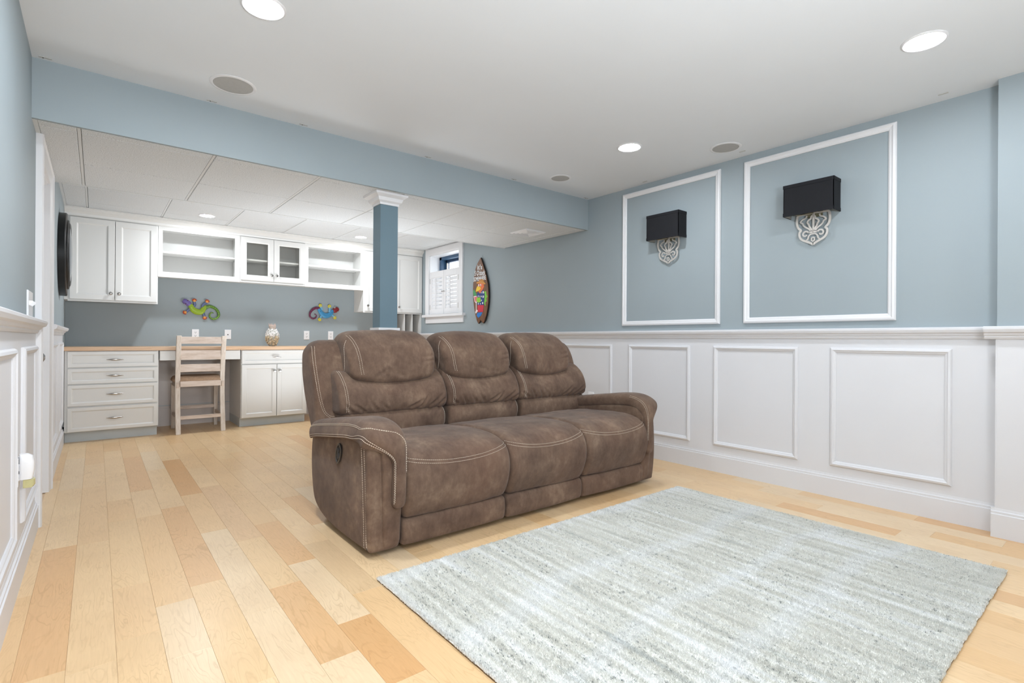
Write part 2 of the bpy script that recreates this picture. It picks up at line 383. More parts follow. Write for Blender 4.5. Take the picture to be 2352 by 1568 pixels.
# ------------------------------------------------------------------ ceilings
c1 = struct('ceiling', 'smooth white plaster ceiling'); BX('plaster', 'ceil', XL-.15, XR+T, YBK, YS+.02, ZC, ZC+.12, c1)
def tiled(z, ys, xs, y_end, nm, label):
    c = struct('ceiling', label)
    BX('grid_back', 'gap', XL, XR, ys[0], y_end, z+.010, z+.02, c)
    for x in xs[1:-1]: BX('grid_bar', 'grid', x-.007, x+.007, ys[0], y_end, z+.003, z+.012, c)
    for i in range(len(xs)-1):
        for j in range(len(ys)-1):
            a0 = xs[i]+(.009 if i else .018); a1 = xs[i+1]-(.009 if i < len(xs)-2 else .012)
            b0, b1 = ys[j]+.003, ys[j+1]-.003
            mm = MB(); k = .003
            mm.rings([[(a0, b0, z+.014), (a1, b0, z+.014), (a1, b1, z+.014), (a0, b1, z+.014)],
                      [(a0, b0, z+k), (a1, b0, z+k), (a1, b1, z+k), (a0, b1, z+k)],
                      [(a0+k, b0+k, z), (a1-k, b0+k, z), (a1-k, b1-k, z), (a0+k, b1-k, z)]])
            mm.build('ceiling_tile', 'tile', c, loc=((a0+a1)/2, (b0+b1)/2, z))
    BX('wall_angle', 'grid', XL, XL+.018, ys[0], y_end, z-.001, z+.012, c)
    return c
XS = [XL, -.075, .535, 1.145, 1.755, 2.365, 2.975, 3.585, XR]
tiled(ZS, [YS+.022, 3.513, 4.13, YST-.02], XS, YST-.02, 'low', 'low tiled ceiling under the beam')
tiled(ZF, [YST-.004, 5.13, 5.74, 6.35, YB], XS, YB, 'high', 'higher tiled ceiling over the cabinets')
BX('trim_9', 'grid', XL, XR, YST-.022, YST-.002, ZS-.001, ZS+.012)['kind'] = 'structure'

# ------------------------------------------------------------------ floor planks
fl = struct('floor', 'maple plank floor')
BX('subfloor', 'sub', XL-.15, XR+T, YBK, YB+.1, -.05, -.004, fl)
tones = [lin(227, 194, 149), lin(225, 189, 143), lin(230, 198, 155), lin(222, 184, 136), lin(232, 202, 160), lin(226, 191, 146), lin(229, 196, 152)]
dark = lin(219, 177, 130); darker = lin(212, 165, 114); pale = lin(228, 202, 166)
PW = .1214
joints = {-6: [2.006, 3.221], -5: [2.123], -4: [1.903, 2.307, 3.51], -3: [2.412, 3.607], -2: [2.042, 2.653, 3.037, 3.836, 5.02], -1: [1.592, 2.198, 2.807, 3.969],
          0: [1.371, 1.776, 2.378, 2.995, 5.367], 1: [1.95, 2.563, 3.199, 4.344], 2: [2.811, 3.398, 3.819], 3: [3.986], 20: [.44, 1.631], 21: [.816, 1.417, 2.033], 22: [1.239], 23: [.442, 1.646], 24: [.82]}
tone_at = {(-6, 2.6): lin(228, 196, 152), (-6, 1.5): lin(229, 198, 155), (-6, 4.0): lin(226, 192, 148), (-3, 3.0): dark, (-2, 4.4): darker, (-4, 4.2): dark, (-1, 1.9): dark, (0, 1.5): darker, (0, 2.7): dark, (0, 2.0): pale, (-1, 1.3): pale, (-2, 2.4): pale, (-2, 2.85): pale,
           (-4, 2.1): pale, (-4, 1.7): pale, (2, 3.1): dark, (21, 1.0): dark, (24, .6): dark, (22, .9): pale, (-1, 3.2): lin(222, 186, 144), (-7, 3.0): dark, (20, 1.0): pale, (21, .6): pale, (-2, 1.8): pale, (1, 2.1): lin(220, 190, 150)}
rr = random.Random(11); pcache = {}
def plank(x0, x1, y0, y1, col, parent):
    g = .0002; k = .0005
    key = (round(x1-x0, 4), round(y1-y0, 3))
    if key not in pcache:
        hx, hy = (x1-x0)/2-g, (y1-y0)/2-g
        mm = MB(); mm.rings([[(-hx, -hy, -.012), (hx, -hy, -.012), (hx, hy, -.012), (-hx, hy, -.012)], [(-hx, -hy, -k), (hx, -hy, -k), (hx, hy, -k), (-hx, hy, -k)],
                             [(-hx+k, -hy+k, 0), (hx-k, -hy+k, 0), (hx-k, hy-k, 0), (-hx+k, hy-k, 0)]])
        o = mm.build('plank', 'plank', parent); pcache[key] = o.data
    else:
        o = bpy.data.objects.new('plank', pcache[key]); C.objects.link(o); o.parent = parent
    o.location = ((x0+x1)/2, (y0+y1)/2, 0); o.color = col
    return o
npl = 0
for k in range(-8, 26):
    x0 = max(XL, .661+PW*k); x1 = min(XR, .661+PW*(k+1))
    if x1-x0 < .01: continue
    js = sorted(joints.get(k, []))
    ys = [.0 if k < 18 else -.2]
    if js:
        while js[0]-ys[-1] > 1.3: ys.append(round(ys[-1]+rr.choice((.72, .9, 1.05)), 2))
        ys += [j for j in js if j-ys[-1] > .1]
    else: ys.append(round(ys[0]+rr.uniform(.3, 1.1), 2))
    while YB-ys[-1] > 1.25: ys.append(round(ys[-1]+rr.choice((.45, .62, .8, .95, 1.1, 1.2)), 2))
    ys.append(YB)
    for a, b in zip(ys[:-1], ys[1:]):
        col = rr.choice(tones) if rr.random() > (.04 if k < 3 else .12) else rr.choice((dark, pale, pale))
        for (kk, yy), cc in tone_at.items():
            if kk == k and a < yy < b: col = cc
        plank(x0, x1, a, b, col, fl); npl += 1
mm = MB()
for k in range(-8, 26):
    x0 = max(XL, .661+PW*k); x1 = min(XR, .661+PW*(k+1)); y = YBK
    if x1-x0 < .01: continue
    while y < -.01:
        e = min(y+1.0+rr.uniform(-.3, .3), -.0 if k < 18 else -.2); mm.box(x0+.0006, x1-.0006, y, e-.001, -.012, 0); y = e
        if e >= (-.0 if k < 18 else -.2): break
o = mm.build('planks', 'sub', fl); o['kind'] = 'stuff'
print('planks', npl)

# ------------------------------------------------------------------ door in the left wall
d1 = struct('door_1', 'white door in the left wall')
cas = [(0, 0), (0, .026), (.014, .032), (.022, .024), (.085, .018), (.10, .016), (.10, 0)]
for a, sgn in ((3.65, 1), (4.55, -1)):
    MB().rings([[(XL+v, a+sgn*u, z) for u, v in cas] for z in (0, 2.066)]).build('door_casing', 'white', d1)
MB().rings([[(XL+v, y, 2.066-u*.8) for u, v in cas] for y in (3.66, 4.54)]).build('door_head_casing', 'white', d1)
BX('door_jamb', 'white', XL-.14, XL+.001, 4.448, 4.47, 0, 1.985, d1); BX('door_jamb', 'white', XL-.14, XL+.001, 3.73, 3.752, 0, 1.985, d1)
BX('door_jamb', 'white', XL-.14, XL+.001, 3.75, 4.45, 1.975, 1.99, d1)
BX('door_slab', 'white', XL-.115, XL-.075, 3.755, 4.445, .008, 1.972, d1)
kb = MB().lathe([(.028, 0), (.028, .006), (.011, .010), (.011, .035), (.022, .042), (.029, .052), (.027, .066), (.012, .074)], (XL-.075, 4.385, .87), 'x', 20).build('door_knob', 'chrome', d1, smooth=True)

# ------------------------------------------------------------------ window in the right wall
wn = struct('window_1', 'basement window with half shutters')
m = MB()
wc = [(-.09, 0), (-.09, .020), (-.075, .024), (-.012, .020), (0, .016), (0, 0)]
ops = (5.68, 6.46, 1.35, 2.19)
for a, sg in ((5.68, 1), (6.46, -1)): m.rings([[(XR-v, a+sg*u, z) for u, v in wc] for z in (1.346, 2.283)])
m.build('window_casing', 'white', wn)
MB().rings([[(XR-v, y, 2.19-u) for u, v in wc] for y in (5.60, 6.54)]).build('head_casing', 'white', wn)
BX('stool', 'white', XR-.055, XR+.16, 5.535, 6.59, 1.31, 1.346, wn, bev=.006); BX('apron', 'white', XR-.018, XR, 5.57, 6.54, 1.226, 1.31, wn)
m = MB().box(XR, 3.86, 6.45, 6.462, 1.346, 2.2).box(XR, 3.86, 5.678, 5.69, 1.346, 2.2).box(XR, 3.86, 5.68, 6.46, 2.18, 2.192); m.build('reveal', 'white', wn)
m = MB().box(3.86, 3.95, 6.40, 6.46, 1.346, 2.19).box(3.86, 3.95, 5.68, 5.74, 1.346, 2.19).box(3.86, 3.95, 5.68, 6.46, 2.14, 2.19).box(3.86, 3.95, 5.68, 6.46, 1.346, 1.42); m.build('window_frame', 'navyl', wn)
m = MB().box(3.935, 3.985, 6.375, 6.41, 1.40, 2.15).box(3.935, 3.985, 5.73, 5.765, 1.40, 2.15).box(3.935, 3.985, 5.74, 6.41, 2.105, 2.15).box(3.935, 3.985, 5.74, 6.41, 1.40, 1.45)
m.build('sash', 'navy', wn); BX('pane', 'glass', 3.958, 3.962, 5.76, 6.38, 1.45, 2.105, wn)
m = MB().box(3.93, 3.95, 6.352, 6.375, 1.42, 2.10).build('sash_stop', 'brass', wn)
# window well outside: pale wall with a little planting
m = MB().box(4.9, 4.95, 5.0, 7.4, .9, 1.75).build('window_well', 'kick', wn)
# shutters
for k, (a0, a1) in enumerate(((5.70, 6.066), (6.072, 6.44))):
    sh = MB(); x0, x1 = XR-.004, XR+.022; z0, z1 = 1.352, 1.952
    sh.box(x0, x1, a0, a0+.045, z0, z1).box(x0, x1, a1-.045, a1, z0, z1).box(x0, x1, a0+.045, a1-.045, z0, z0+.075).box(x0, x1, a0+.045, a1-.045, z1-.085, z1)
    s = sh.build('shutter', 'white', wn, bevel=.002)
    for q in range(9):
        zc = z0+.100+q*(.44/8.3)
        MB().rings([[(XR+.009+dx*math.cos(1.36)-dz*math.sin(1.36), y, zc+dx*math.sin(1.36)+dz*math.cos(1.36)) for dx, dz in ((-.026, 0), (-.015, .004), (.015, .004), (.026, 0), (.015, -.004), (-.015, -.004))] for y in (a0+.046, a1-.046)]).build('louver', 'white', s)
    MB().box(XR-.024, XR-.014, (a0+a1)/2-.005, (a0+a1)/2+.005, z0+.07, z1-.10).build('tilt_rod', 'white', s)
    yh = a0+.002 if k == 0 else a1-.002
    for z in (z0+.10, z1-.13): MB().box(XR-.008, XR-.002, yh-.006, yh+.006, z-.035, z+.035).build('hinge', 'bracketm', s)
    yk = a1-.02 if k == 0 else a0+.02
    MB().lathe([(.004, 0), (.004, .01), (.009, .014), (.007, .022)], (XR-.004, yk, 1.66), 'x', 12, -1).build('shutter_knob', 'chrome', s, smooth=True)

# ------------------------------------------------------------------ column
cl = tag(struct('trim_7', 'blue square support column with white crown'), None)
BX('column_shaft', 'column', 1.607, 1.745, 3.52, 3.645, 1.08, ZS, cl)
m = MB(); cz = [(0, 1.985), (.006, 1.985), (.006, 2.0), (.022, 2.012), (.030, 2.035), (.055, 2.052), (.058, 2.066)]
m.rings([[(1.607-e, 3.52-e, z), (1.745+e, 3.52-e, z), (1.745+e, 3.645+e, z), (1.607-e, 3.645+e, z)] for e, z in cz]).build('column_crown', 'white', cl)
BX('column_base', 'wain', 1.601, 1.751, 3.514, 3.651, 0, 1.06, cl); BX('column_cap', 'white', 1.592, 1.760, 3.505, 3.660, 1.06, 1.083, cl)

# ------------------------------------------------------------------ recessed lamps, speakers, vent, tabs
def can(x, y, z, r, label, strength, g):
    t = thing('recessed_light', (x, y, z), label, 'ceiling light', g)
    MB().lathe([(r+.016, 0), (r+.016, .002), (r+.008, .006), (r, .004), (r, 0)], (0, 0, 0), 'z', 40, -1).build('trim_ring', 'white', t, smooth=True)
    key = 'can%.1f' % strength
    if key not in M: M[key] = emis('lamp_diffuser', (0.90, 0.95, 1.0, 1), strength)
    MB().lathe([(r, 0), (r*.9, .003), (.01, .003)], (0, 0, 0), 'z', 40, -1).build('diffuser', key, t)
can(.528, 2.29, ZC, .070, 'bright round recessed light at the top edge above the beam, left', CAN, 'recessed lights in the plaster ceiling')
can(2.905, .64, ZC, .070, 'large bright recessed light nearest the right wall frames, upper right', CAN_RIGHT, 'recessed lights in the plaster ceiling')
can(2.915, 2.30, ZC, .070, 'bright recessed light between the two round grey speakers on the right', CAN_RIGHT, 'recessed lights in the plaster ceiling')
can(.90, 6.22, ZF, .062, 'recessed light in the tiles above the left open shelf', CAN_FAR, 'recessed lights in the tiled ceiling')
can(2.59, 6.25, ZF, .062, 'recessed light in the tiles just left of the column', CAN_FAR, 'recessed lights in the tiled ceiling')
# the same lamps go on behind the camera
for i, (x, y) in enumerate(((.53, .55), (.53, -1.1), (2.9, -1.1))):
    can(x, y, ZC, .070, ('recessed light straight above the camera', 'recessed light behind the camera on the left', 'recessed light behind the camera on the right')[i], (CAN, CAN, CAN_RIGHT)[i], 'recessed lights in the plaster ceiling')
def spk(x, y, r, label):
    t = thing('ceiling_speaker', (x, y, ZC), label, 'speaker', 'round ceiling speakers')
    MB().lathe([(r+.016, 0), (r+.016, .002), (r+.006, .005), (r, .004), (r, 0)], (0, 0, 0), 'z', 48, -1).build('rim', 'white', t, smooth=True)
    MB().lathe([(r, 0), (r, .003), (.01, .0045)], (0, 0, 0), 'z', 48, -1).build('grille', 'speaker', t, smooth=True)
spk(.567, 3.10, .096, 'large round grey speaker grille in the ceiling left of centre')
spk(3.44, 1.873, .088, 'round grey speaker grille in the ceiling near the large wall frame')
spk(3.028, 3.11, .075, 'smallest round grey speaker grille, close to the end of the beam')
t = thing('air_vent', (3.325, 3.87, ZS), 'square white air vent in the low tiled ceiling near the right wall', 'vent')
m = MB()
for q in range(4):
    e0, e1 = .125-q*.028, .125-q*.028-.016
    m.frame(-e0, e0, -e0, e0, [(0, 0), (0, .006), (.010, .014), (.014, .012), (.016, 0)], lambda a, b, d: (a, b, -d))
m.build('louvre_frames', 'white', t); MB().box(-.022, .022, -.022, .022, -.012, 0).build('centre_plate', 'white', t); MB().box(-.12, .12, -.12, .12, -.002, 0).build('backing', 'gap', t)
tl = ['at the far left end of the beam', 'beside the large left speaker', 'left of the beam middle', 'right of the beam middle', 'towards the right end of the beam', 'in the corner of beam and right wall']
for i, x in enumerate((-.2, .51, 1.02, 1.92, 2.75, 3.64)):
    t = thing('ceiling_tab', (x, 3.385, ZC), 'small grey metal tab in the ceiling '+tl[i], 'bracket', 'small ceiling tabs')
    MB().box(-.025, .025, -.006, .006, -.003, 0, .0015).build('tab_plate', 'bracketm', t); MB().lathe([(.003, 0), (.003, .002)], (-.008, 0, -.003), 'z', 8, -1).build('screw', 'slot', t)
for i, (x, y) in enumerate(((3.598, .707), (3.597, 1.833), (3.644, 2.71))):
    t = thing('ceiling_tab', (x, y, ZC), 'small grey metal tab in the ceiling '+('above the large wall frame, rightmost', 'beside the right-hand speaker', 'above the smaller wall frame')[i], 'bracket', 'small ceiling tabs')
    MB().box(-.006, .006, -.022, .022, -.003, 0, .0015).build('tab_plate', 'bracketm', t)

# ------------------------------------------------------------------ cabinets
FU, FB = 6.68, 6.37          # front planes of the upper and base units
shk = [(0, 0), (0, .018), (.003, .020), (.052, .020), (.058, .016), (.064, .011), (.064, 0)]
def door(par, name, x0, x1, z0, z1, y, glass=False, prof=shk, mm='cab'):
    """framed door or drawer front: its frame with a recessed panel"""
    o = MB().frame(x0, x1, z0, z1, prof, onback(y)).build(name, mm, par, world=True)
    wd = prof[-1][0]
    if glass: MB().box(x0+wd-.004, x1-wd+.004, y-.010, y-.006, z0+wd-.004, z1-wd+.004).build('pane', 'glass', o, world=True)
    else: MB().box(x0+wd-.004, x1-wd+.004, y-.010, y, z0+wd-.004, z1-wd+.004).build('door_panel' if name == 'door' else 'drawer_panel', mm, o, world=True)
    return o
def knob(par, x, z, y):
    MB().lathe([(.010, 0), (.008, .004), (.006, .010), (.007, .014), (.014, .018), (.0165, .023), (.014, .027), (.004, .029)], (x, y, z), 'y', 20, -1).build('knob', 'chrome', par, smooth=True, world=True)
def pull(par, x, z, y, L=.064, fat=.011):
    mm = MB(); n = 13
    mm.tube([(x-L+2*L*i/(n-1), y-.030-.004*math.sin(math.pi*i/(n-1)), z) for i in range(n)], [.0012+fat*.85*math.sin(math.pi*i/(n-1))**1.2 for i in range(n)], 12, (Vector((0, 1, 0)), .45))
    for sx in (-.62, .62): mm.tube([(x+L*sx, y, z), (x+L*sx, y-.030, z)], .0035, 8)
    mm.build('pull', 'chrome', par, smooth=True, world=True)
drw = [(0, 0), (0, .018), (.003, .020), (.028, .020), (.034, .016), (.040, .011), (.040, 0)]
def carcass(par, x0, x1, z0, z1, y0, y1, openf=False, t=.018, name='body'):
    m = MB()
    m.box(x0, x0+t, y0, y1, z0, z1).box(x1-t, x1, y0, y1, z0, z1).box(x0+t, x1-t, y0, y1, z0, z0+t).box(x0+t, x1-t, y0, y1, z1-t, z1).box(x0+t, x1-t, y1-.006, y1, z0+t, z1-t)
    return m.build(name, 'cab', par, world=True)

u1 = thing('wall_cabinet', (.145, FU+.15, 1.36), 'tall white two-door wall cabinet at the left end, beside the round black frame', 'cabinet')
carcass(u1, -.222, .510, 1.372, 2.20, FU, YB-.002)
MB().box(-.249, -.222, FU-.002, YB-.002, 1.372, 2.20).build('filler_strip', 'cab', u1, world=True)
for a, b, k in ((-.208, .1432, .112), (.1468, .500, .180)):
    d = door(u1, 'door', a, b, 1.378, 2.190, FU); knob(d, k, 1.447, FU-.020)
MB().box(-.222, .510, FU-.006, FU+.014, 1.358, 1.372).build('light_rail', 'cab', u1, world=True)

def open_unit(x0, x1, o0, o1, label):
    u = thing('open_shelf_unit', ((x0+x1)/2, FU+.15, 1.675), label, 'shelf')
    carcass(u, x0, x1, 1.675, 2.20, FU+.018, YB-.002)
    fr = MB().box(x0, o0, FU-.002, FU+.018, 1.668, 2.20).box(o1, x1, FU-.002, FU+.018, 1.668, 2.20).box(o0, o1, FU-.002, FU+.018, 1.668, 1.712).box(o0, o1, FU-.002, FU+.018, 2.158, 2.20)
    fr.build('face_frame', 'cab', u, world=True)
    MB().box(x0+.018, x1-.018, FU+.035, YB-.01, 1.920, 1.938).build('shelf_board', 'cab', u, world=True)
    m = MB(); [m.lathe([(.003, 0), (.003, .01)], (o1-.002 if x1-o1 < .03 else x1-.018, FU+.22, 1.914), 'x', 8, -1)]
    m.build('shelf_pin', 'chrome', u, world=True)
    MB().box(x0, x1, FU-.004, FU+.014, 1.655, 1.668).build('light_rail', 'cab', u, world=True)
    return u
open_unit(.512, 1.303, .552, 1.250, 'left open white wall shelf between tall cabinet and glass doors')
open_unit(2.037, 2.806, 2.082, 2.770, 'right open white wall shelf beside the column')
ug = thing('glass_door_cabinet', (1.67, FU+.15, 1.675), 'white wall cabinet with two clear glass doors', 'cabinet')
carcass(ug, 1.305, 2.035, 1.675, 2.20, FU, YB-.002)
MB().box(1.323, 2.017, FU+.02, YB-.01, 1.922, 1.940).build('shelf_board', 'cab', ug, world=True)
for a, b, k in ((1.309, 1.668, 1.643), (1.672, 2.031, 1.700)):
    d = door(ug, 'door', a, b, 1.684, 2.190, FU, True); knob(d, k, 1.757, FU-.020)
MB().box(1.305, 2.035, FU-.006, FU+.014, 1.658, 1.675).build('light_rail', 'cab', ug, world=True)
u3 = thing('wall_cabinet', (3.255, FU+.15, 1.36), 'white wall cabinet behind the column, next to the shuttered window', 'cabinet')
carcass(u3, 2.808, 3.700, 1.372, 2.20, FU, YB-.002)
for a, b, k in ((2.826, 3.272, 2.862), (3.278, 3.694, 3.325)):
    d = door(u3, 'door', a, b, 1.378, 2.190, FU); knob(d, k, 1.452, FU-.020)
MB().box(2.808, 3.700, FU-.006, FU+.014, 1.358, 1.372).build('light_rail', 'cab', u3, world=True)
pg = thing('pigeonhole_unit', (3.49, FU+.15, .905), 'white upright letter slots standing on the counter under the right cabinet', 'shelf')
for x in (3.300, 3.430, 3.552): MB().box(x-.008, x+.008, FU+.012, YB-.004, .907, 1.356).build('divider', 'cab', pg, world=True)
MB().box(3.672, 3.700, FU+.006, YB-.004, .907, 1.356).build('side_panel', 'cab', pg, world=True); MB().box(3.292, 3.700, YB-.010, YB-.003, .907, 1.356).build('back_panel', 'cab', pg, world=True)
cr = [(0, 2.200), (.004, 2.200), (.010, 2.212), (.012, 2.228), (.030, 2.246), (.046, 2.256), (.050, 2.268), (.062, 2.274), (.062, 2.284), (0, 2.284)]
o = MB().rings([[(x, FU-.004-d, z) for d, z in cr] for x in (XL+.001, XR-.001)]).build('trim_8', 'cab'); o['kind'] = 'structure'

ct = thing('countertop', (1.73, 6.68, .868), 'long light maple countertop along the back wall', 'countertop')
MB().box(XL+.002, XR-.002, FB-.028, YB-.001, .869, .905, .003).build('top_slab', 'counter', ct, world=True)
b1 = thing('drawer_unit', (.14, 6.70, 0), 'white base unit of four stacked drawers at the left wall', 'drawer unit')
MB().box(-.222, .497, FB, YB-.013, .10, .868).build('body', 'cab', b1, world=True)
MB().box(-.231, -.222, FB, YB-.013, .10, .868).box(XL+.005, -.231, FB+.055, YB-.013, .15, .868).build('filler_strip', 'cab', b1, world=True)
MB().box(XL+.019, .490, 6.43, YB-.013, 0, .10).build('toe_kick', 'kick', b1, world=True)
for z0, z1, zh in ((.713, .862, .784), (.555, .700, .630), (.345, .543, .451), (.104, .330, .220)):
    d = door(b1, 'drawer', -.210, .488, z0, z1, FB, prof=drw); pull(d, .143, zh, FB-.020, .068)
ad = thing('apron_drawer', (.875, 6.68, .765), 'shallow white drawer under the counter above the chair', 'drawer')
MB().box(.505, 1.250, FB+.004, YB-.05, .768, .868).build('drawer_box', 'cab', ad, world=True); MB().box(.508, 1.248, FB-.014, FB+.004, .765, .862, .002).build('drawer_front', 'cab', ad, world=True)
def base_cab(x0, xm, x1, label, pulls=True):
    b = thing('base_cabinet', ((x0+x1)/2, 6.70, 0), label, 'cabinet')
    MB().box(x0, x1, FB, YB-.013, .10, .868).build('body', 'cab', b, world=True)
    MB().box(x0, x1-.004, 6.43, YB-.013, 0, .10).build('toe_kick', 'kick', b, world=True)
    d = door(b, 'drawer', x0+.006, x1-.006, .713, .862, FB, prof=drw)
    if pulls: pull(d, xm-.006, .786, FB-.020, .050, .008)
    shd = [(u*.82, v) for u, v in shk]
    for a, c, k in ((x0+.006, xm-.003, xm-.028), (xm+.003, x1-.006, xm+.030)):
        d = door(b, 'door', a, c, .104, .700, FB, prof=shd); knob(d, k, .627, FB-.020)
base_cab(1.258, 1.631, 1.972, 'white base cabinet with one drawer over two doors, left of the sofa')
base_cab(2.86, 3.25, 3.640, 'white base cabinet in the right corner hidden behind the sofa')

# ------------------------------------------------------------------ chair at the desk
ch = thing('counter_chair', (.865, 6.50, 0), 'whitewashed wooden ladder-back counter chair with tan seat pushed to the desk', 'chair')
def postY(z): return 6.255+.075*math.sin(math.pi*min(max(z/1.02, 0), 1))-.03*max(0, (z-.55)/.47)
zz = [0, .12, .25, .38, .5, .62, .75, .88, 1.0, 1.022]
for xa, xb in ((.638, .682), (1.047, 1.091)):
    m = MB(); m.rings([[(xa, postY(z), z), (xb, postY(z), z), (xb, postY(z)+.036, z), (xa, postY(z)+.036, z)] for z in zz]); m.build('rear_post', 'chairw', ch, world=True, bevel=.004, smooth=True)
for xa, xb, ya in ((.640, .682, 6.735), (1.052, 1.094, 6.735)):
    MB().rings([[(xa+e, ya+e, z), (xb-e, ya+e, z), (xb-e, ya+.042-e, z), (xa+e, ya+.042-e, z)] for z, e in ((.0, .004), (.50, 0))]).build('front_leg', 'chairw', ch, world=True, bevel=.003)
for z0, z1 in ((.938, 1.011), (.772, .868), (.641, .722)):
    m = MB(); n = 9
    m.rings([[(x, y+c, z0), (x, y+c+.018, z0), (x, y+c+.018, z1), (x, y+c, z1)] for x, c, y in [(.680+.369*i/(n-1), .016*math.sin(math.pi*i/(n-1)), postY((z0+z1)/2)+.006) for i in range(n)]]).build('back_slat', 'chairh', ch, world=True, bevel=.003)
for nm, x0, x1, y0, y1, z0, z1 in (('seat_rail', .68, 1.05, 6.305, 6.325, .488, .545), ('seat_rail', .66, 1.08, 6.745, 6.768, .478, .535), ('seat_rail', .650, .672, 6.32, 6.74, .478, .535), ('seat_rail', 1.062, 1.084, 6.32, 6.74, .478, .535),
                                   ('stretcher', .68, 1.05, 6.290, 6.312, .150, .185), ('stretcher', .66, 1.08, 6.745, 6.765, .205, .24), ('stretcher', .652, .672, 6.31, 6.74, .150, .185), ('stretcher', 1.062, 1.082, 6.31, 6.74, .150, .185)):
    MB().box(x0, x1, y0, y1, z0, z1, .002).build(nm, 'chairh', ch, world=True)
m = MB(); rs = []
for q in range(9):
    t = q/8; ins = .045*(1-math.sqrt(max(0, 1-t*t))) if q else 0
    rs.append([(.865+(.238-ins)*np.sign(math.cos(a))*abs(math.cos(a))**.35, 6.545+(.232-ins)*np.sign(math.sin(a))*abs(math.sin(a))**.35, .540+.052*t) for a in [2*math.pi*i/40 for i in range(40)]])
m.rings(rs).build('seat_cushion', 'seatf', ch, world=True, smooth=True, ang=60)

# ------------------------------------------------------------------ outlets, switch, plug-in
def outlet(par_map, a, b, label, kind='duplex', w=.070, h=.114):
    base = par_map(a, b, 0); t = thing('wall_outlet' if kind != 'jack' else 'cable_plate', base, label, 'outlet')
    L = lambda u, v, d: tuple(Vector(par_map(a+u, b+v, d))-Vector(base))
    def bx(u0, u1, v0, v1, d0, d1, nm, mm, par): 
        m = MB(); m.rings([[L(u0, v0, d), L(u1, v0, d), L(u1, v1, d), L(u0, v1, d)] for d in (d0, d1)]); return m.build(nm, mm, par)
    m = MB(); e = .003; m.rings([[L(-w/2+k, -h/2+k, d), L(w/2-k, -h/2+k, d), L(w/2-k, h/2-k, d), L(-w/2+k, h/2-k, d)] for d, k in ((0, 0), (.004, 0), (.0065, e))]); m.build('cover_plate', 'plate', t)
    if kind == 'duplex':
        for v in (-.020, .020):
            f = bx(-.016, .016, v-.014, v+.014, .005, .0085, 'socket', 'plate', t)
            for u in (-.007, .005): bx(u, u+.003, v-.002, v+.008, .0084, .0088, 'slot', 'slot', f)
            bx(-.003, .003, v-.010, v-.005, .0084, .0088, 'ground_hole', 'slot', f)
    elif kind == 'jack': bx(-.006, .006, -.008, .004, .005, .008, 'jack', 'slot', t)
    return t, bx
W = onback(YB)
outlet(W, .900, 1.043, 'white outlet on the back wall above the chair')
outlet(W, 1.237, 1.043, 'white plate with a single dark jack to the right of the chair', 'jack')
outlet(W, 2.163, 1.043, 'white double outlet on the back wall left of the sofa back')
outlet(W, 2.482, 1.043, 'white outlet on the back wall partly hidden behind the sofa headrest')
outlet(onright(XR-.004), 3.358, .447, 'white outlet low on the right wainscot just above the sofa arm')
t = thing('light_switch', (XL, 3.345, 1.157), 'white wall switch plate with toggles beside the left door', 'switch')
MB().rings([[(d, -.105+k, -.060+k), (d, .105-k, -.060+k), (d, .105-k, .060-k), (d, -.105+k, .060-k)] for d, k in ((0, 0), (.004, 0), (.0065, .003))]).build('cover_plate', 'plate', t)
for y in (-.069, -.023, .023, .069):
    MB().rings([[(.005, y-.005, -.012), (.005, y+.005, -.012), (.005, y+.005, .012), (.005, y-.005, .012)], [(.020, y-.004, .004), (.020, y+.004, .004), (.020, y+.004, .011), (.020, y-.004, .011)]]).build('toggle', 'plate', t)
t, _ = outlet(onleft(XL+.004), 2.86, .455, 'white outlet on the left wainscot behind the plug-in freshener')
t = thing('plug_in_freshener', (XL+.011, 2.86, .46), 'white plug-in air freshener with amber oil on the left wainscot', 'air freshener')
m = MB(); rs = []
for z, w_, d_ in ((-.035, .024, .040), (0, .027, .046), (.035, .027, .046), (.056, .024, .040), (.066, .016, .026)):
    rs.append([(max(0, d_/2+d_/2*np.sign(math.cos(a))*abs(math.cos(a))**.5), w_*np.sign(math.sin(a))*abs(math.sin(a))**.6, z) for a in [2*math.pi*i/24 for i in range(24)]])
m.rings(rs).build('housing', 'plate', t, smooth=True)
m = MB(); m.rings([[(.012, -.020, z), (.044-e, -.020, z), (.048-e, 0, z), (.044-e, .020, z), (.012, .020, z)] for z, e in ((-.036, .0), (-.060, .0), (-.070, .006))]).build('oil_bottle', 'amber', t, bevel=.002)

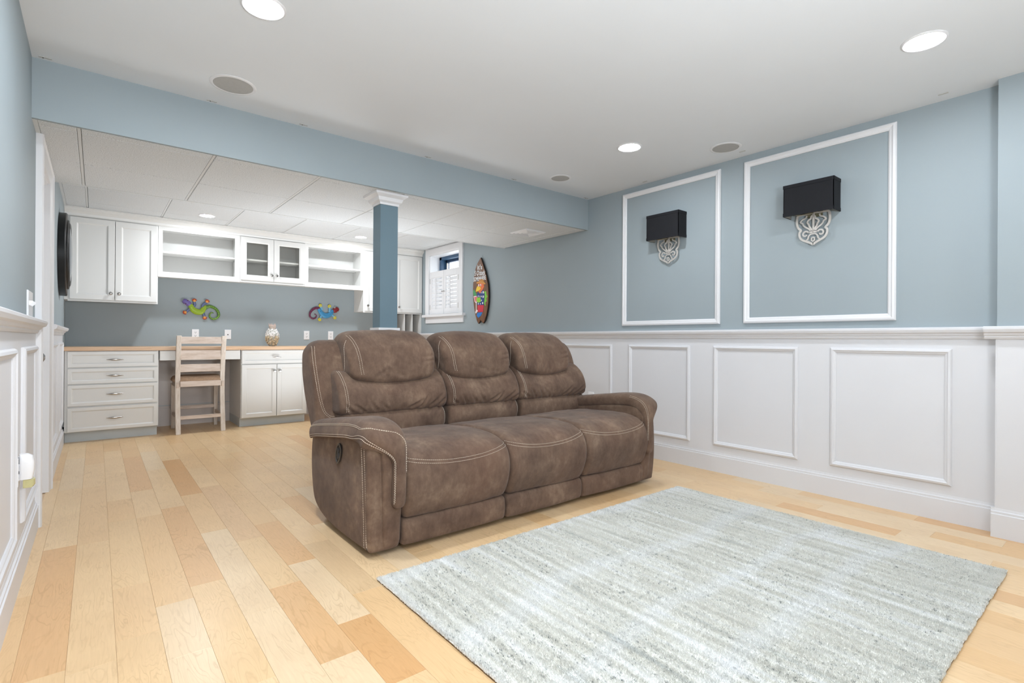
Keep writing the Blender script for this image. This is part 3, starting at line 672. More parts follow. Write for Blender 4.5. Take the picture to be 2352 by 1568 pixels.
# ------------------------------------------------------------------ vase
vz = thing('shell_vase', (1.665, 6.70, .905), 'small vase covered in pale sea shells on the counter', 'vase')
prof = [(.030, 0), (.042, .006), (.040, .014), (.052, .04), (.066, .075), (.072, .11), (.068, .15), (.050, .185), (.034, .205), (.030, .22), (.036, .245), (.034, .25)]
MB().lathe(prof, (0, 0, 0), 'z', 28).build('vase_body', mat('grey_green_glaze', lin(178, 178, 168), 0.6, var=.15, vscale=40), vz, smooth=True)
def rad(z):
    for (r0, z0), (r1, z1) in zip(prof[:-1], prof[1:]):
        if z0 <= z <= z1: return r0+(r1-r0)*(z-z0)/(z1-z0+1e-9)
    return .03
rv = random.Random(3)
for nm, zr, n, col in (('white_shells', (.115, .205), 52, lin(232, 229, 226)), ('sand_shells', (.022, .118), 60, lin(200, 182, 152)), ('pink_shells', (.205, .252), 46, lin(206, 182, 170))):
    m = MB()
    for i in range(n):
        z = zr[0]+(zr[1]-zr[0])*((i+.5)/n); a = i*2.39996+rv.uniform(-.2, .2); r = rad(z)+.003; s = rv.uniform(.013, .022) if nm != 'pink_shells' else rv.uniform(.006, .010)
        rot = Matrix.Rotation(a, 3, 'Z') @ Matrix.Rotation(rv.uniform(-.5, .5), 3, 'Y') @ Matrix.Rotation(rv.uniform(0, 3), 3, 'X')
        m.ell((r*math.cos(a), r*math.sin(a), z), (s*.35, s, s*.7), 7, 5, rot)
    if nm == 'pink_shells':
        for i in range(16):
            a = i*.393; m.tube([(.034*math.cos(a), .034*math.sin(a), .245), (.040*math.cos(a), .040*math.sin(a), .262+.008*(i % 3))], [.005, .0015], 6)
    o = m.build(nm, mat(nm, col, 0.5, var=.22, vscale=70), vz, smooth=True); o['kind'] = 'stuff'

# ------------------------------------------------------------------ geckos
def smoothpath(pts, n=6):
    out = []; P = [Vector(p) for p in pts]
    for i in range(len(P)-1):
        p0, p1, p2, p3 = P[max(i-1, 0)], P[i], P[i+1], P[min(i+2, len(P)-1)]
        for k in range(n):
            t = k/n; out.append(.5*((2*p1)+(-p0+p2)*t+(2*p0-5*p1+4*p2-p3)*t*t+(-p0+3*p1-3*p2+p3)*t**3))
    return out+[P[-1]]
FY = (Vector((0, 1, 0)), .45)
def gecko(loc, label, G, cols, flower):
    g = thing('gecko_wall_art', loc, label, 'wall decoration', 'painted metal geckos')
    mk = {k: mat('gecko_'+k+'_'+label[:4], c, 0.35, metal=.1, var=.12, vscale=90) for k, c in cols.items()}
    V = lambda p, d=0: (p[0], -.018-d, p[1])
    b = smoothpath([V(p) for p in G['body']], 5); n = len(b)
    MB().tube(b, [G['bw']*(.45+.55*math.sin(math.pi*(i+.8)/(n+.6))) for i in range(n)], 14, FY).build('gecko_body', mk['body'], g, smooth=True)
    tl_ = smoothpath([V(p) for p in G['tail']], 6); n = len(tl_)
    tlo = MB().tube(tl_, [G['tw']*(1-.72*i/(n-1)) for i in range(n)], 12, FY).build('gecko_tail', mk['tail'], g, smooth=True)
    m = MB(); tp = tl_[2:-2:3]
    for p in tp: m.ell(tuple(p+Vector((0, -.011, 0))), (.0035, .0015, .0035), 6, 4)
    m.build('tail_spots', mk['spot'], tlo)
    m = MB()
    for p in b[3:-3:3]: m.ell((p.x, p.y-.013, p.z), (.0032, .0015, .005), 6, 4)
    m.build('back_spots', mk['spot2'], g)
    h = smoothpath([V(p, .004) for p in G['head']], 5); n = len(h)
    MB().tube(h, [G['hw']*(.35+.9*math.sin(math.pi*(.16+.62*i/(n-1)))) for i in range(n)], 14, (Vector((0, 1, 0)), .55)).build('gecko_head', mk['head'], g, smooth=True)
    for e in G['eye']:
        ey = MB().ell(V(e, .012), (.011, .006, .011), 12, 8).build('eye', mk['eyering'], g, smooth=True); MB().ell(V(e, .017), (.0065, .004, .0065), 10, 6).build('pupil', mk['eye'], ey, smooth=True)
    for leg in G['legs']:
        l = MB().tube(smoothpath([V(p) for p in leg], 4), .0135, 8, FY).build('leg', mk['leg'], g, smooth=True)
        fx, fz = leg[-1]; m = MB(); dx, dz = leg[-1][0]-leg[-2][0], leg[-1][1]-leg[-2][1]; a0 = math.atan2(dz, dx)
        if flower:
            for k in range(5): a = a0+k*2*math.pi/5; m.ell((fx+.014*math.cos(a), -.022, fz+.014*math.sin(a)), (.010, .003, .010), 8, 5)
            m.build('foot', mk['foot'], l, smooth=True)
        else:
            m.ell((fx, -.022, fz), (.016, .004, .016), 10, 6); m.build('foot', mk['foot'], l, smooth=True); m = MB()
            for k in range(5): a = a0+(k-2)*.62; m.ell((fx+.020*math.cos(a), -.023, fz+.020*math.sin(a)), (.0065, .003, .0065), 7, 5)
            m.build('toes', mk['toe'], l, smooth=True)
G1 = dict(bw=.034, tw=.020, hw=.026, body=[(-.127, .069), (-.101, .04), (-.076, -.003), (-.037, -.026), (.006, -.024), (.031, .012), (.057, .043)], head=[(-.177, .101), (-.139, .078), (-.11, .05)],
          tail=[(.04, .017), (.075, .039), (.11, .04), (.154, .017), (.181, -.023), (.186, -.063), (.164, -.094), (.128, -.106), (.097, -.086), (.093, -.056), (.11, -.03), (.132, -.035)],
          legs=[[(-.084, .021), (-.059, .052), (-.064, .087), (-.064, .102)], [(-.093, .031), (-.118, -.005), (-.143, -.03), (-.154, -.036)], [(.014, .031), (.031, .067), (.057, .083), (.064, .098)], [(.027, .021), (.027, -.029), (.036, -.073), (.04, -.09)]], eye=[(-.129, .101), (-.152, .058)])
gecko((.95, YB, 1.33), 'green and purple painted gecko with orange feet on the back wall, left', G1,
      dict(body=lin(150, 180, 46), tail=lin(88, 130, 44), head=lin(110, 96, 160), leg=lin(92, 104, 140), foot=lin(226, 150, 70), toe=lin(170, 54, 30), spot=lin(196, 214, 84), spot2=lin(120, 160, 40), eye=lin(70, 16, 22), eyering=lin(196, 180, 214)), False)
G2 = dict(bw=.036, tw=.018, hw=.028, body=[(.127, .059), (.093, .006), (.047, -.019), (.001, -.015), (-.039, .024), (-.067, .068)], head=[(.192, .091), (.168, .064), (.128, .048)],
          tail=[(-.056, .069), (-.101, .078), (-.145, .054), (-.178, .007), (-.178, -.038), (-.144, -.065), (-.105, -.052), (-.095, -.018), (-.123, -.002)],
          legs=[[(.075, .028), (.081, .069), (.077, .109)], [(.11, -.005), (.134, -.027), (.151, -.044)], [(-.016, .053), (-.033, .087), (-.045, .113)], [(-.027, -.01), (-.038, -.045), (-.053, -.074)]], eye=[(.148, .095), (.177, .046)])
gecko((2.38, YB, 1.33), 'blue painted gecko with purple curled tail and yellow flower feet', G2,
      dict(body=lin(70, 150, 200), tail=lin(104, 34, 66), head=lin(130, 30, 36), leg=lin(120, 180, 216), foot=lin(222, 206, 40), toe=lin(222, 206, 40), spot=lin(176, 96, 150), spot2=lin(20, 26, 50), eye=lin(30, 20, 30), eyering=lin(232, 232, 236)), True)

# ------------------------------------------------------------------ surfboard sign on the right wall
sb = thing('surfboard_sign', (XR, 5.18, 1.60), 'small brown wooden surfboard sign with painted parrot and white lettering beside the window', 'sign')
F = lambda s, t, d: (-d, -s, t)      # s right, t up, d proud
outl = [(.022, .408), (-.040, .351), (-.088, .28), (-.120, .179), (-.137, .096), (-.141, .006), (-.134, -.099), (-.112, -.204), (-.084, -.295), (-.053, -.365), (-.020, -.404), (.004, -.386), (.030, -.358), (.056, -.386), (.083, -.402), (.114, -.37), (.144, -.31), (.169, -.23), (.184, -.151), (.189, -.084), (.186, -.003), (.174, .071), (.152, .14), (.120, .224), (.082, .296), (.048, .360)]
cx_, cy_ = .024, 0
MB().poly(outl, F, .012, .030).build('board_back', 'boardedge', sb); MB().poly([(cx_+(a-cx_)*.985, b*.992) for a, b in outl], F, .030, .036).build('board_face', 'board', sb)
P = lambda n, pts, col, d=.0015, par=None: MB().poly(pts, F, .036, .036+d).build(n, mat('paint_'+n, lin(*col), .5, var=.06, vscale=60), par or sb)
P('left_leaves', [(-.135, .006), (-.111, .030), (-.095, .004), (-.062, -.027), (-.056, -.055), (-.122, -.054)], (70, 150, 90), .001)
P('right_leaves', [(.104, -.02), (.142, -.010), (.150, -.05), (.172, -.080), (.150, -.10), (.155, -.135), (.128, -.15), (.133, -.195), (.104, -.166), (.097, -.098)], (120, 190, 60), .001)
sh = P('shirt', [(-.038, -.022), (.015, -.005), (.085, .004), (.114, -.045), (.109, -.113), (.098, -.18), (-.043, -.173), (-.038, -.104), (-.056, -.062)], (30, 58, 120), .002)
P('shorts', [(-.031, -.173), (.096, -.179), (.082, -.263), (-.03, -.259)], (206, 44, 66), .002)
hd = P('parrot_head', [(-.022, .087), (.037, .099), (.09, .088), (.102, .043), (.067, .005), (.015, -.035), (-.021, -.002), (-.033, .061)], (224, 110, 60), .003)
P('beak', [(-.033, .061), (.032, .042), (.038, .021), (-.021, -.002), (-.071, -.007), (-.057, .035)], (238, 200, 50), .005, hd)
for k, e in enumerate(((-.006, .068), (.034, .068))):
    MB().poly([(e[0]+.011*math.cos(a), e[1]+.015*math.sin(a)) for a in [i*math.pi/6 for i in range(12)]], F, .036, .0425).build('eye', M['plate'], hd)
    MB().poly([(e[0]+.004*math.cos(a), e[1]-.003+.006*math.sin(a)) for a in [i*math.pi/4 for i in range(8)]], F, .0425, .0432).build('pupil', M['slot'], hd)
P('hat_brim', [(-.058, .111), (.025, .116), (.095, .105), (.141, .077), (.119, .069), (.037, .093), (-.052, .093)], (206, 142, 62), .005, hd)
P('hat_crown', [(-.01, .107), (.001, .137), (.066, .138), (.095, .122), (.101, .097)], (190, 126, 52), .004, hd)
P('wing', [(-.032, -.08), (.027, -.081), (.037, -.136), (-.019, -.146), (-.053, -.124), (-.056, -.093)], (140, 200, 50), .003)
P('shoes', [(-.036, -.269), (.07, -.266), (.041, -.306), (-.017, -.332), (-.053, -.303)], (40, 120, 200), .002)
P('cocktail_glass', [(-.122, -.058), (-.02, -.057), (-.032, -.111), (-.058, -.150), (-.058, -.231), (-.042, -.231), (-.024, -.246), (-.072, -.278), (-.084, -.261), (-.070, -.240), (-.070, -.150), (-.097, -.128)], (236, 226, 226), .0015)
P('drink', [(-.107, -.069), (-.034, -.069), (-.043, -.111), (-.065, -.137), (-.091, -.118)], (214, 110, 110), .0025)
m = MB()
for fx, fz, r in ((.085, -.023, .016), (.045, -.026, .008), (-.02, -.064, .010), (.013, -.068, .008), (.085, -.077, .016), (.045, -.072, .010), (.051, -.120, .010), (-.018, -.158, .010), (.028, -.160, .009), (.075, -.154, .014)):
    for k in range(5):
        a = k*2*math.pi/5+.3; m.poly([(fx+r*.6*math.cos(a)+r*.45*math.cos(b), fz+r*.6*math.sin(a)+r*.45*math.sin(b)) for b in [i*math.pi/3 for i in range(6)]], F, .038, .0388)
m.build('shirt_flowers', M['plate'], sh)
def text(body, wd, ht, cx, cz, ang, par, name='lettering', x=.036, shear=0):
    cu = bpy.data.curves.new('t', 'FONT'); cu.body = body; cu.size = 1; cu.offset = .03; cu.extrude = .0; cu.align_x = 'CENTER'; cu.align_y = 'CENTER'
    to = bpy.data.objects.new('t', cu); C.objects.link(to); dg = bpy.context.evaluated_depsgraph_get()
    me = bpy.data.meshes.new_from_object(to.evaluated_get(dg)); bpy.data.objects.remove(to, do_unlink=True)
    vs = [v.co.copy() for v in me.vertices]; x0, x1 = min(v.x for v in vs), max(v.x for v in vs); y0, y1 = min(v.y for v in vs), max(v.y for v in vs)
    ca, sa = math.cos(ang), math.sin(ang)
    for v in me.vertices:
        a = ((v.co.x-x0)/(x1-x0)-.5)*wd; b = ((v.co.y-y0)/(y1-y0)-.5)*ht+shear*a
        s, t = cx+a*ca-b*sa, cz+a*sa+b*ca; v.co = F(s, t, x+.002)
    me.materials.append(M['plate']); o = bpy.data.objects.new(name, me); C.objects.link(o); o.parent = par
    sol = o.modifiers.new('s', 'SOLIDIFY'); sol.thickness = .0015; sol.offset = 0
    return o
text("It's", .100, .064, .010, .292, -.02, sb); text("5 O'clock", .222, .066, .012, .222, -.03, sb); text('SOMEWHERE', .262, .056, .008, .152, .02, sb)

# ------------------------------------------------------------------ round black frame on the left wall
rf = thing('round_wall_frame', (XL, 5.90, 1.713), 'thick round black frame hung on the left wall beside the cabinets', 'wall mirror')
MB().lathe([(.30, 0), (.356, .002), (.358, .045), (.350, .052), (.318, .052), (.300, .046), (.29, .01)], (0, 0, 0), 'x', 72).build('outer_ring', 'black', rf, smooth=True)
MB().lathe([(.285, .01), (.300, .046), (.296, .062), (.288, .066), (.276, .060), (.272, .070), (.262, .074), (.252, .066), (.250, .03)], (0, 0, 0), 'x', 72).build('inner_ring', 'black', rf, smooth=True)
MB().lathe([(.252, .064), (.22, .072), (.15, .080), (.07, .084), (.004, .085)], (0, 0, 0), 'x', 72).build('convex_glass', 'glassdark', rf, smooth=True)

# ------------------------------------------------------------------ wall sconces
def stroke(m, pts, wd, d0, d1, closed=False):
    P = [Vector((a, b)) for a, b in pts]; n = len(P); L = []; R = []
    for i in range(n):
        a = P[(i-1) % n] if closed or i > 0 else P[i]; b = P[(i+1) % n] if closed or i < n-1 else P[i]
        d = (b-a).normalized(); nn = Vector((-d.y, d.x))*wd/2; L.append(P[i]+nn); R.append(P[i]-nn)
    rs = [[F(q.x, q.y, d0), F(p.x, p.y, d0), F(p.x, p.y, d1), F(q.x, q.y, d1)] for p, q in zip(L, R)]
    m.rings(rs, loop=closed)
def sm2(pts, n=4): return [(v.x, v.y) for v in smoothpath([(a, b, 0) for a, b in pts], n)]
def sconce(y, label):
    t = thing('wall_sconce', (XR, y, 1.835), label, 'wall lamp', 'black shaded wall sconces')
    w2, dp, h = .152, .114, .208; k = .004
    sh = MB().box(-dp, -dp+k, -w2, w2, 0, h).box(-dp, 0, -w2, -w2+k, 0, h).box(-dp, 0, w2-k, w2, 0, h).build('lamp_shade', 'shade', t)
    MB().box(-dp+k, -dp+k+.001, -w2+k, w2-k, .001, h-.001).box(-dp+k, -.002, -w2+k, -w2+k+.001, .001, h-.001).box(-dp+k, -.002, w2-k-.001, w2-k, .001, h-.001).build('shade_lining', 'lining', sh)
    for z in (0, h-.022): MB().box(-dp-.002, -dp, -w2-.002, w2+.002, z, z+.022).box(-dp-.002, 0, -w2-.002, -w2, z, z+.022).box(-dp-.002, 0, w2, w2+.002, z, z+.022).build('shade_band', 'shade', sh)
    MB().box(-dp+.006, -.02, -.0, .0+.10, .012, .016).box(-.012, 0, -.05, .05, -.01, .15).build('lamp_bracket', 'olive', t)
    for yy in (-.055, .055):
        MB().lathe([(.016, 0), (.018, .03), (.010, .034), (.010, .06)], (-.060, yy, .012), 'z', 16).build('lamp_holder', 'olive', t, smooth=True)
    m = MB(); q = 2715.0; f = lambda pts: [((a-628)/q, (812-b)*.000366+.012) for a, b in pts]
    mir = lambda pts: [(-a, b) for a, b in pts]
    outer = sm2(f([(640, 795), (700, 800), (800, 805), (870, 812), (895, 850), (900, 960), (875, 1040), (832, 1090), (856, 1130), (852, 1200), (815, 1262), (740, 1305), (680, 1335), (628, 1372)]))
    quat = sm2(f([(630, 845), (660, 868), (668, 905), (702, 925), (722, 965), (700, 1000), (690, 1035), (660, 1085), (630, 1124)]), 4)
    mid = sm2(f([(735, 835), (745, 875), (795, 895), (838, 940), (800, 972), (785, 1010), (745, 1048), (700, 1080), (668, 1120)]))
    link = f([(632, 1146), (690, 1148)]); chev = sm2(f([(628, 1180), (668, 1184), (700, 1215), (712, 1262), (740, 1285)]))
    sp = [((755-628)/q+.0225*(1-.05*i)*math.cos(2.7-i*.42)*.98, (812-1175)*.000366+.012+.0225*(1-.05*i)*math.sin(2.7-i*.42)) for i in range(14)]
    for pts, wd in ((outer, .0135), (quat, .0105), (mid, .0095), (link, .011), (chev, .0085), (sp, .0105)):
        stroke(m, pts, wd, .022, .027); stroke(m, mir(pts), wd, .022, .027)
    hexa = f([(628, 1243), (652, 1256), (652, 1298), (628, 1316), (604, 1298), (604, 1256)]); stroke(m, hexa, .009, .022, .027, True)
    m.build('scroll_plate', 'brass', t)
    MB().box(-.022, -.004, -.006, .006, -.10, .02).build('stem', 'brass', t)
sconce(2.497, 'black boxy wall sconce with silver scrollwork, inside the smaller far wall frame')
sconce(1.391, 'black boxy wall sconce with silver scrollwork, inside the larger near wall frame')

# ------------------------------------------------------------------ reclining sofa
SO = (2.015, 2.65, 0)
sofa = thing('reclining_sofa', SO, 'brown suede three-seat reclining sofa with cream double stitching', 'sofa')
def resample(poly, n, closed=True):
    """smooth closed 2D outline resampled to n points"""
    P = [Vector((a, b, 0)) for a, b in poly]; N = len(P); D = []
    for i in range(N):
        p0, p1, p2, p3 = P[i-1], P[i], P[(i+1) % N], P[(i+2) % N]
        for k in range(8):
            t = k/8; D.append(.5*((2*p1)+(-p0+p2)*t+(2*p0-5*p1+4*p2-p3)*t*t+(-p0+3*p1-3*p2+p3)*t**3))
    L = [0]
    for i in range(len(D)): L.append(L[-1]+(D[(i+1) % len(D)]-D[i]).length)
    out = []
    for k in range(n):
        s = L[-1]*k/n; i = max(j for j in range(len(D)) if L[j] <= s); t = (s-L[i])/max(1e-9, L[i+1]-L[i])
        q = D[i].lerp(D[(i+1) % len(D)], t); out.append((q.x, q.y))
    return out
def normals2(P):
    n = len(P); A = sum(P[i][0]*P[(i+1) % n][1]-P[(i+1) % n][0]*P[i][1] for i in range(n)); s = 1 if A > 0 else -1; out = []
    for i in range(n):
        dx = P[(i+1) % n][0]-P[i-1][0]; dy = P[(i+1) % n][1]-P[i-1][1]; L = math.hypot(dx, dy) or 1
        out.append((s*dy/L, -s*dx/L))
    return out
def puff(prof, x0, x1, r=.04, nx=40, npf=72, swell=.0, fn=None, wr=0.0, wf=None):
    """cushion: outline in (y,z) swept along x with rounded ends; swell = crown; fn deforms points; wr = wrinkle depth"""
    P = resample(prof, npf); N = normals2(P); rs = []; xs = [x0+(x1-x0)*.5*(1-math.cos(math.pi*i/nx)) for i in range(nx+1)]
    for x in xs:
        d = min(x-x0, x1-x); ins = r-math.sqrt(max(0, r*r-(r-d)**2)) if d < r else 0
        t = (x-x0)/(x1-x0); sw = swell*(1-abs(2*t-1)**3)
        ring = []
        for (y, z), (ny, nz) in zip(P, N):
            q = Vector((x, y+ny*(sw-ins), z+nz*(sw-ins)))
            if fn: q = Vector(fn(q.x, q.y, q.z, t))
            if wr:
                k = noise.noise(Vector((q.x*6, q.y*6, q.z*9)))*.6+noise.noise(Vector((q.x*17, q.y*17, q.z*17)))*.25
                k *= wr*min(1, d/.03)
                if wf: k += wf(q, t)*min(1, d/.02)
                q += Vector((0, ny*k, nz*k))
            ring.append(tuple(q))
        rs.append(ring)
    return MB().rings(rs)
def creases(lines, depth, wdt=.009):
    """sum of soft valleys; lines in (x,z): (x0,z0,x1,z1)"""
    def g(q, t):
        s = 0
        for x0, z0, x1, z1 in lines:
            dx, dz = x1-x0, z1-z0; L2 = dx*dx+dz*dz; u = ((q.x-x0)*dx+(q.z-z0)*dz)/L2
            if -.15 < u < 1.15:
                dd = abs((q.x-x0)*dz-(q.z-z0)*dx)/math.sqrt(L2); f = max(0, 1-u) if u > 0 else 1+u/.15
                s -= depth*min(1, f)*math.exp(-(dd/wdt)**2); s += depth*.45*min(1, f)*math.exp(-((dd-wdt*2)/wdt)**2)
        return s
    return g
B = [1.113, 1.735, 2.333, 2.940]
def bvh_of(o):
    me = o.data; off = parent_world(o.parent) if o.parent else Vector()
    return BVHTree.FromPolygons([v.co+off for v in me.vertices], [p.vertices[:] for p in me.polygons])
def project(tree, pts, d):
    out = []
    for p in pts:
        h, n, i, _ = tree.ray_cast(Vector(p)-Vector(d)*.3, Vector(d), 1.0)
        if h: out.append((h, n))
    return out
def stitch(path, par, name='stitching', ln=.0072, gap=.0032, wd=.0019, lift=.0006):
    """path: list of (point, normal) -> dashes of thread"""
    m = MB(); acc = 0; pos = 0; segs = []
    for (p, n), (q, n2) in zip(path[:-1], path[1:]):
        L = (q-p).length
        if L < 1e-6 or L > .08: continue
        d = (q-p)/L; s = 0
        while s < L-1e-7:
            ph = pos % (ln+gap); step = min(L-s, (ln-ph) if ph < ln else (ln+gap-ph)); step = max(step, 1e-5)
            if ph < ln-1e-6 and step > 1e-4: segs.append((p+d*s, p+d*(s+step), n))
            s += step; pos += step
    for a, b, n in segs:
        d = (b-a).normalized(); sd = d.cross(n).normalized()*wd/2; up = n*(lift+.0012); dn = n*(-.0006)
        m.rings([[a-sd+dn, a+sd+dn, a+sd*.5+up, a-sd*.5+up], [b-sd+dn, b+sd+dn, b+sd*.5+up, b-sd*.5+up]])
    if not segs: m.bm.free(); return None
    return m.build(name, 'thread', par, world=True)
def dense(pts, n=10): return [tuple(p) for p in smoothpath(pts, n)]

# seats and footrests
seatp = [(2.90, .34), (2.90, .44), (2.80, .462), (2.62, .480), (2.44, .488), (2.30, .482), (2.215, .462), (2.160, .425), (2.135, .37), (2.132, .30), (2.150, .23), (2.175, .178), (2.205, .158), (2.30, .158), (2.6, .20), (2.8, .26)]
footp = [(2.20, .030), (2.185, .045), (2.178, .09), (2.182, .135), (2.198, .153), (2.24, .155), (2.27, .13), (2.27, .05), (2.24, .030)]
for i in range(3):
    x0, x1 = B[i]+.002, B[i+1]-.002; xm = (x0+x1)/2
    wfn = creases([(x0+.10, .49, xm+.02, .47), (x1-.05, .48, xm+.10, .46)], .002, .02)
    s = puff(seatp, x0, x1, .035, 80, 130, .006, wr=.008, wf=wfn).build('seat_cushion', 'suede', sofa, smooth=True, world=True, ang=180)
    f = puff(footp, x0+.002, x1-.002, .018, 30, 44, .003, wr=.004).build('footrest', 'suede', sofa, smooth=True, world=True, ang=180)
    tr = bvh_of(s)
    for dz in (0, .014):
        path = [(x0+.006+(x1-x0-.012)*k/60, 2.0, .412-dz+.034*abs(2*k/60-1)**2.2) for k in range(61)]
        stitch(project(tr, path, (0, 1, 0)), s)
# arms
armb = [(2.200, .040), (2.225, .030), (2.45, .022), (2.68, .024), (2.84, .050), (2.935, .105), (2.975, .20), (2.995, .30), (2.990, .41), (2.955, .475), (2.80, .495), (2.5, .53), (2.25, .545), (2.205, .52), (2.192, .40), (2.190, .20)]
def arm(sg):
    mx = lambda x: 2.015+sg*(x-2.015)          # built for the left arm (sg=1), mirrored for the right
    def fn(x, y, z, t): 
        bow = .012*math.sin(math.pi*min(1, max(0, z/.56)))*(1 if x < 1.03 else 0)*min(1, (3.02-y)/.1)
        return (mx(x-bow), y, z)
    body = puff(armb, .958, 1.112, .022, 16, 110, .0, fn=fn, wr=.003).build('arm_body', 'suede', sofa, smooth=True, world=True, ang=180)
    # front gusset strip between body and pad
    gp = [(2.197, .045), (2.186, .10), (2.174, .25), (2.168, .42), (2.172, .52), (2.20, .55), (2.24, .5), (2.24, .06)]
    MBx = puff(gp, 1.020, 1.110, .016, 12, 60, .002, fn=lambda x, y, z, t: (mx(x-.012*min(1, max(0, (z-.05)/.5))*(1 if t < .5 else 0)), y, z), wr=.002)
    g = MBx.build('arm_front_panel', 'suede', sofa, smooth=True, world=True, ang=180)
    # pad: rings along a path over the top and down the front
    path = smoothpath([(0, 2.965, .485), (0, 2.91, .503), (0, 2.75, .528), (0, 2.55, .555), (0, 2.38, .576), (0, 2.27, .574), (0, 2.195, .545), (0, 2.158, .485), (0, 2.150, .40), (0, 2.152, .30), (0, 2.160, .225)], 9)
    n = len(path); rs = []
    for k, p in enumerate(path):
        d = (path[min(k+1, n-1)]-path[max(k-1, 0)]).normalized(); nn = Vector((0, d.z, -d.y))*-1
        if nn.z < 0 and k < n*.5: nn = -nn
        if k >= n*.5 and nn.y > 0: nn = -nn
        u = k/(n-1)
        front = max(0, min(1, (u-.60)/.16)); front = front*front*(3-2*front)
        xe = .926 if sg == 1 else .944; xo = xe+(1.050-xe)*front; xi = 1.120-.010*front
        th = .046-.020*front; end = min(1, math.sqrt(max(0, 1-((.05-min(u, .05))/.05)**2)) if u < .05 else 1, math.sqrt(max(0.0, 1-((u-.94)/.06)**2)) if u > .94 else 1)
        end = max(end, .12)
        cx, hw = (xo+xi)/2, (xi-xo)/2*(end if u > .9 else max(end, .7)); ring = []
        for j in range(28):
            a = 2*math.pi*j/28; cu, sv = math.cos(a), math.sin(a)
            px = cx+hw*np.sign(cu)*abs(cu)**.55; pv = th*np.sign(sv)*abs(sv)**.7*(end if u > .5 else max(end, .4))
            droop = -.030*(1-front)*max(0, (-cu-.35)/.65)**1.5 if sg else 0
            q = p+nn*(pv+droop); q.x = mx(px)
            kx = .0025*noise.noise(Vector((px*9, p.y*9, p.z*9+sg))); q += nn*kx
            ring.append(tuple(q))
        rs.append(ring)
    pad = MB().rings(rs).build('arm_pad', 'suede', sofa, smooth=True, world=True, ang=180)
    # thread on the pad: follow ring indices
    me = pad.data; off = Vector(SO)
    co = [v.co+off for v in me.vertices]; nr = [v.normal for v in me.vertices]
    if sg == 1:
        def sst(a, b, x): x = max(0, min(1, (x-a)/(b-a))); return x*x*(3-2*x)
        for ja, jb, ua, ub, u0, u1 in ((11.3, 2.2, .50, .70, .05, .82), (10.9, 2.9, .50, .70, .05, .60), (14.9, 11.9, .42, .66, .05, .965), (14.2, 10.9, .42, .66, .05, .95)):
            pth = []
            for k in range(n):
                u = k/(n-1)
                if not u0 <= u <= u1: continue
                j = ja+(jb-ja)*sst(ua, ub, u); j0 = int(j); fr = j-j0; a = k*28+j0 % 28; b = k*28+(j0+1) % 28
                pth.append((co[a].lerp(co[b], fr)+nr[a]*.0006, nr[a].copy()))
            stitch(pth, pad)
    else:
        for j in (2.2, 3.3):
            pth = []
            for k in range(int(n*.48), int(n*.88)):
                j0 = int(j); fr = j-j0; a = k*28+j0 % 28; b = k*28+(j0+1) % 28; pth.append((co[a].lerp(co[b], fr)+nr[a]*.0005, nr[a].copy()))
            stitch(pth, pad)
    tr = bvh_of(body)
    if sg == 1:
        for yy in (2.232, 2.262):
            stitch(project(tr, [(.7, yy-.016+.040*(k/50)**1.3, .045+.485*k/50) for k in range(51)], (1, 0, 0)), body)
    return body
aL = arm(1); aR = arm(-1)
# recliner latch on the outer side of the left arm
m = MB(); m.rings([[(.947-h, 2.545+(.034+w_)*math.cos(a)-.014*math.sin(a), .425+(.052+w_)*math.sin(a)) for a in [2*math.pi*i/32 for i in range(32)]] for h, w_ in ((0, .002), (.003, .002), (.005, 0), (.005, -.008), (.001, -.010), (.0005, -.03))])
lt = m.build('recliner_latch', 'latch', sofa, smooth=True, world=True)
MB().rings([[(.9462-h, 2.545+y*s, .425+z*s) for y, z in ((-.020, -.020), (.012, -.034), (.024, -.012), (.014, .004), (.020, .026), (-.002, .034), (-.018, .020), (-.010, .004))] for h, s in ((0, 1), (.004, .9))]).build('latch_lever', 'slot', lt, world=True)
# backs
def backpanel(x0, x1, rl, rr_):
    prof = [(2.88, .36), (2.90, .50), (2.915, .66), (2.945, .80), (2.988, .92), (3.035, .978), (3.10, .992), (3.15, .985), (3.188, .950), (3.190, .84), (3.165, .72), (3.125, .62), (3.05, .50), (2.99, .40), (2.96, .34)]
    def fn(x, y, z, t):
        # outer top corners of the end panels are rounded off
        if rl and x-x0 < .09: k = 1-(x-x0)/.09; z -= .045*k*k*max(0, (z-.6)/.4); x += .012*k*max(0, (.8-z))*2
        if rr_ and x1-x < .09: k = 1-(x1-x)/.09; z -= .045*k*k*max(0, (z-.6)/.4); x -= .012*k*max(0, (.8-z))*2
        return (x, y, z)
    return puff(prof, x0, x1, .040, 34, 84, 0, fn=fn, wr=.004).build('back_panel', 'suede', sofa, smooth=True, world=True, ang=180)
bps = [backpanel(.952, B[1]-.002, 1, 0), backpanel(B[1]+.002, B[2]-.002, 0, 0), backpanel(B[2]+.002, 3.065, 0, 1)]
tr = bvh_of(bps[0])
for dx in (0, .010):
    stitch(project(tr, dense([(.972+dx, 2.5, .955), (.963+dx, 2.5, .90), (.963+dx, 2.5, .80), (.972+dx, 2.5, .68), (.990+dx, 2.5, .60), (1.014+dx*.8, 2.5, .565+dx*.5), (1.045, 2.5, .548+dx), (1.09, 2.5, .552+dx)], 12), (0, 1, 0)), bps[0])
lum1 = [(2.98, .578), (2.87, .570), (2.815, .576), (2.790, .600), (2.783, .645), (2.796, .695), (2.825, .745), (2.868, .785), (2.915, .812), (2.97, .818), (3.02, .80), (3.03, .70)]
lum0 = [(2.96, .43), (2.86, .43), (2.800, .445), (2.782, .50), (2.792, .555), (2.83, .585), (2.90, .590), (2.96, .58)]
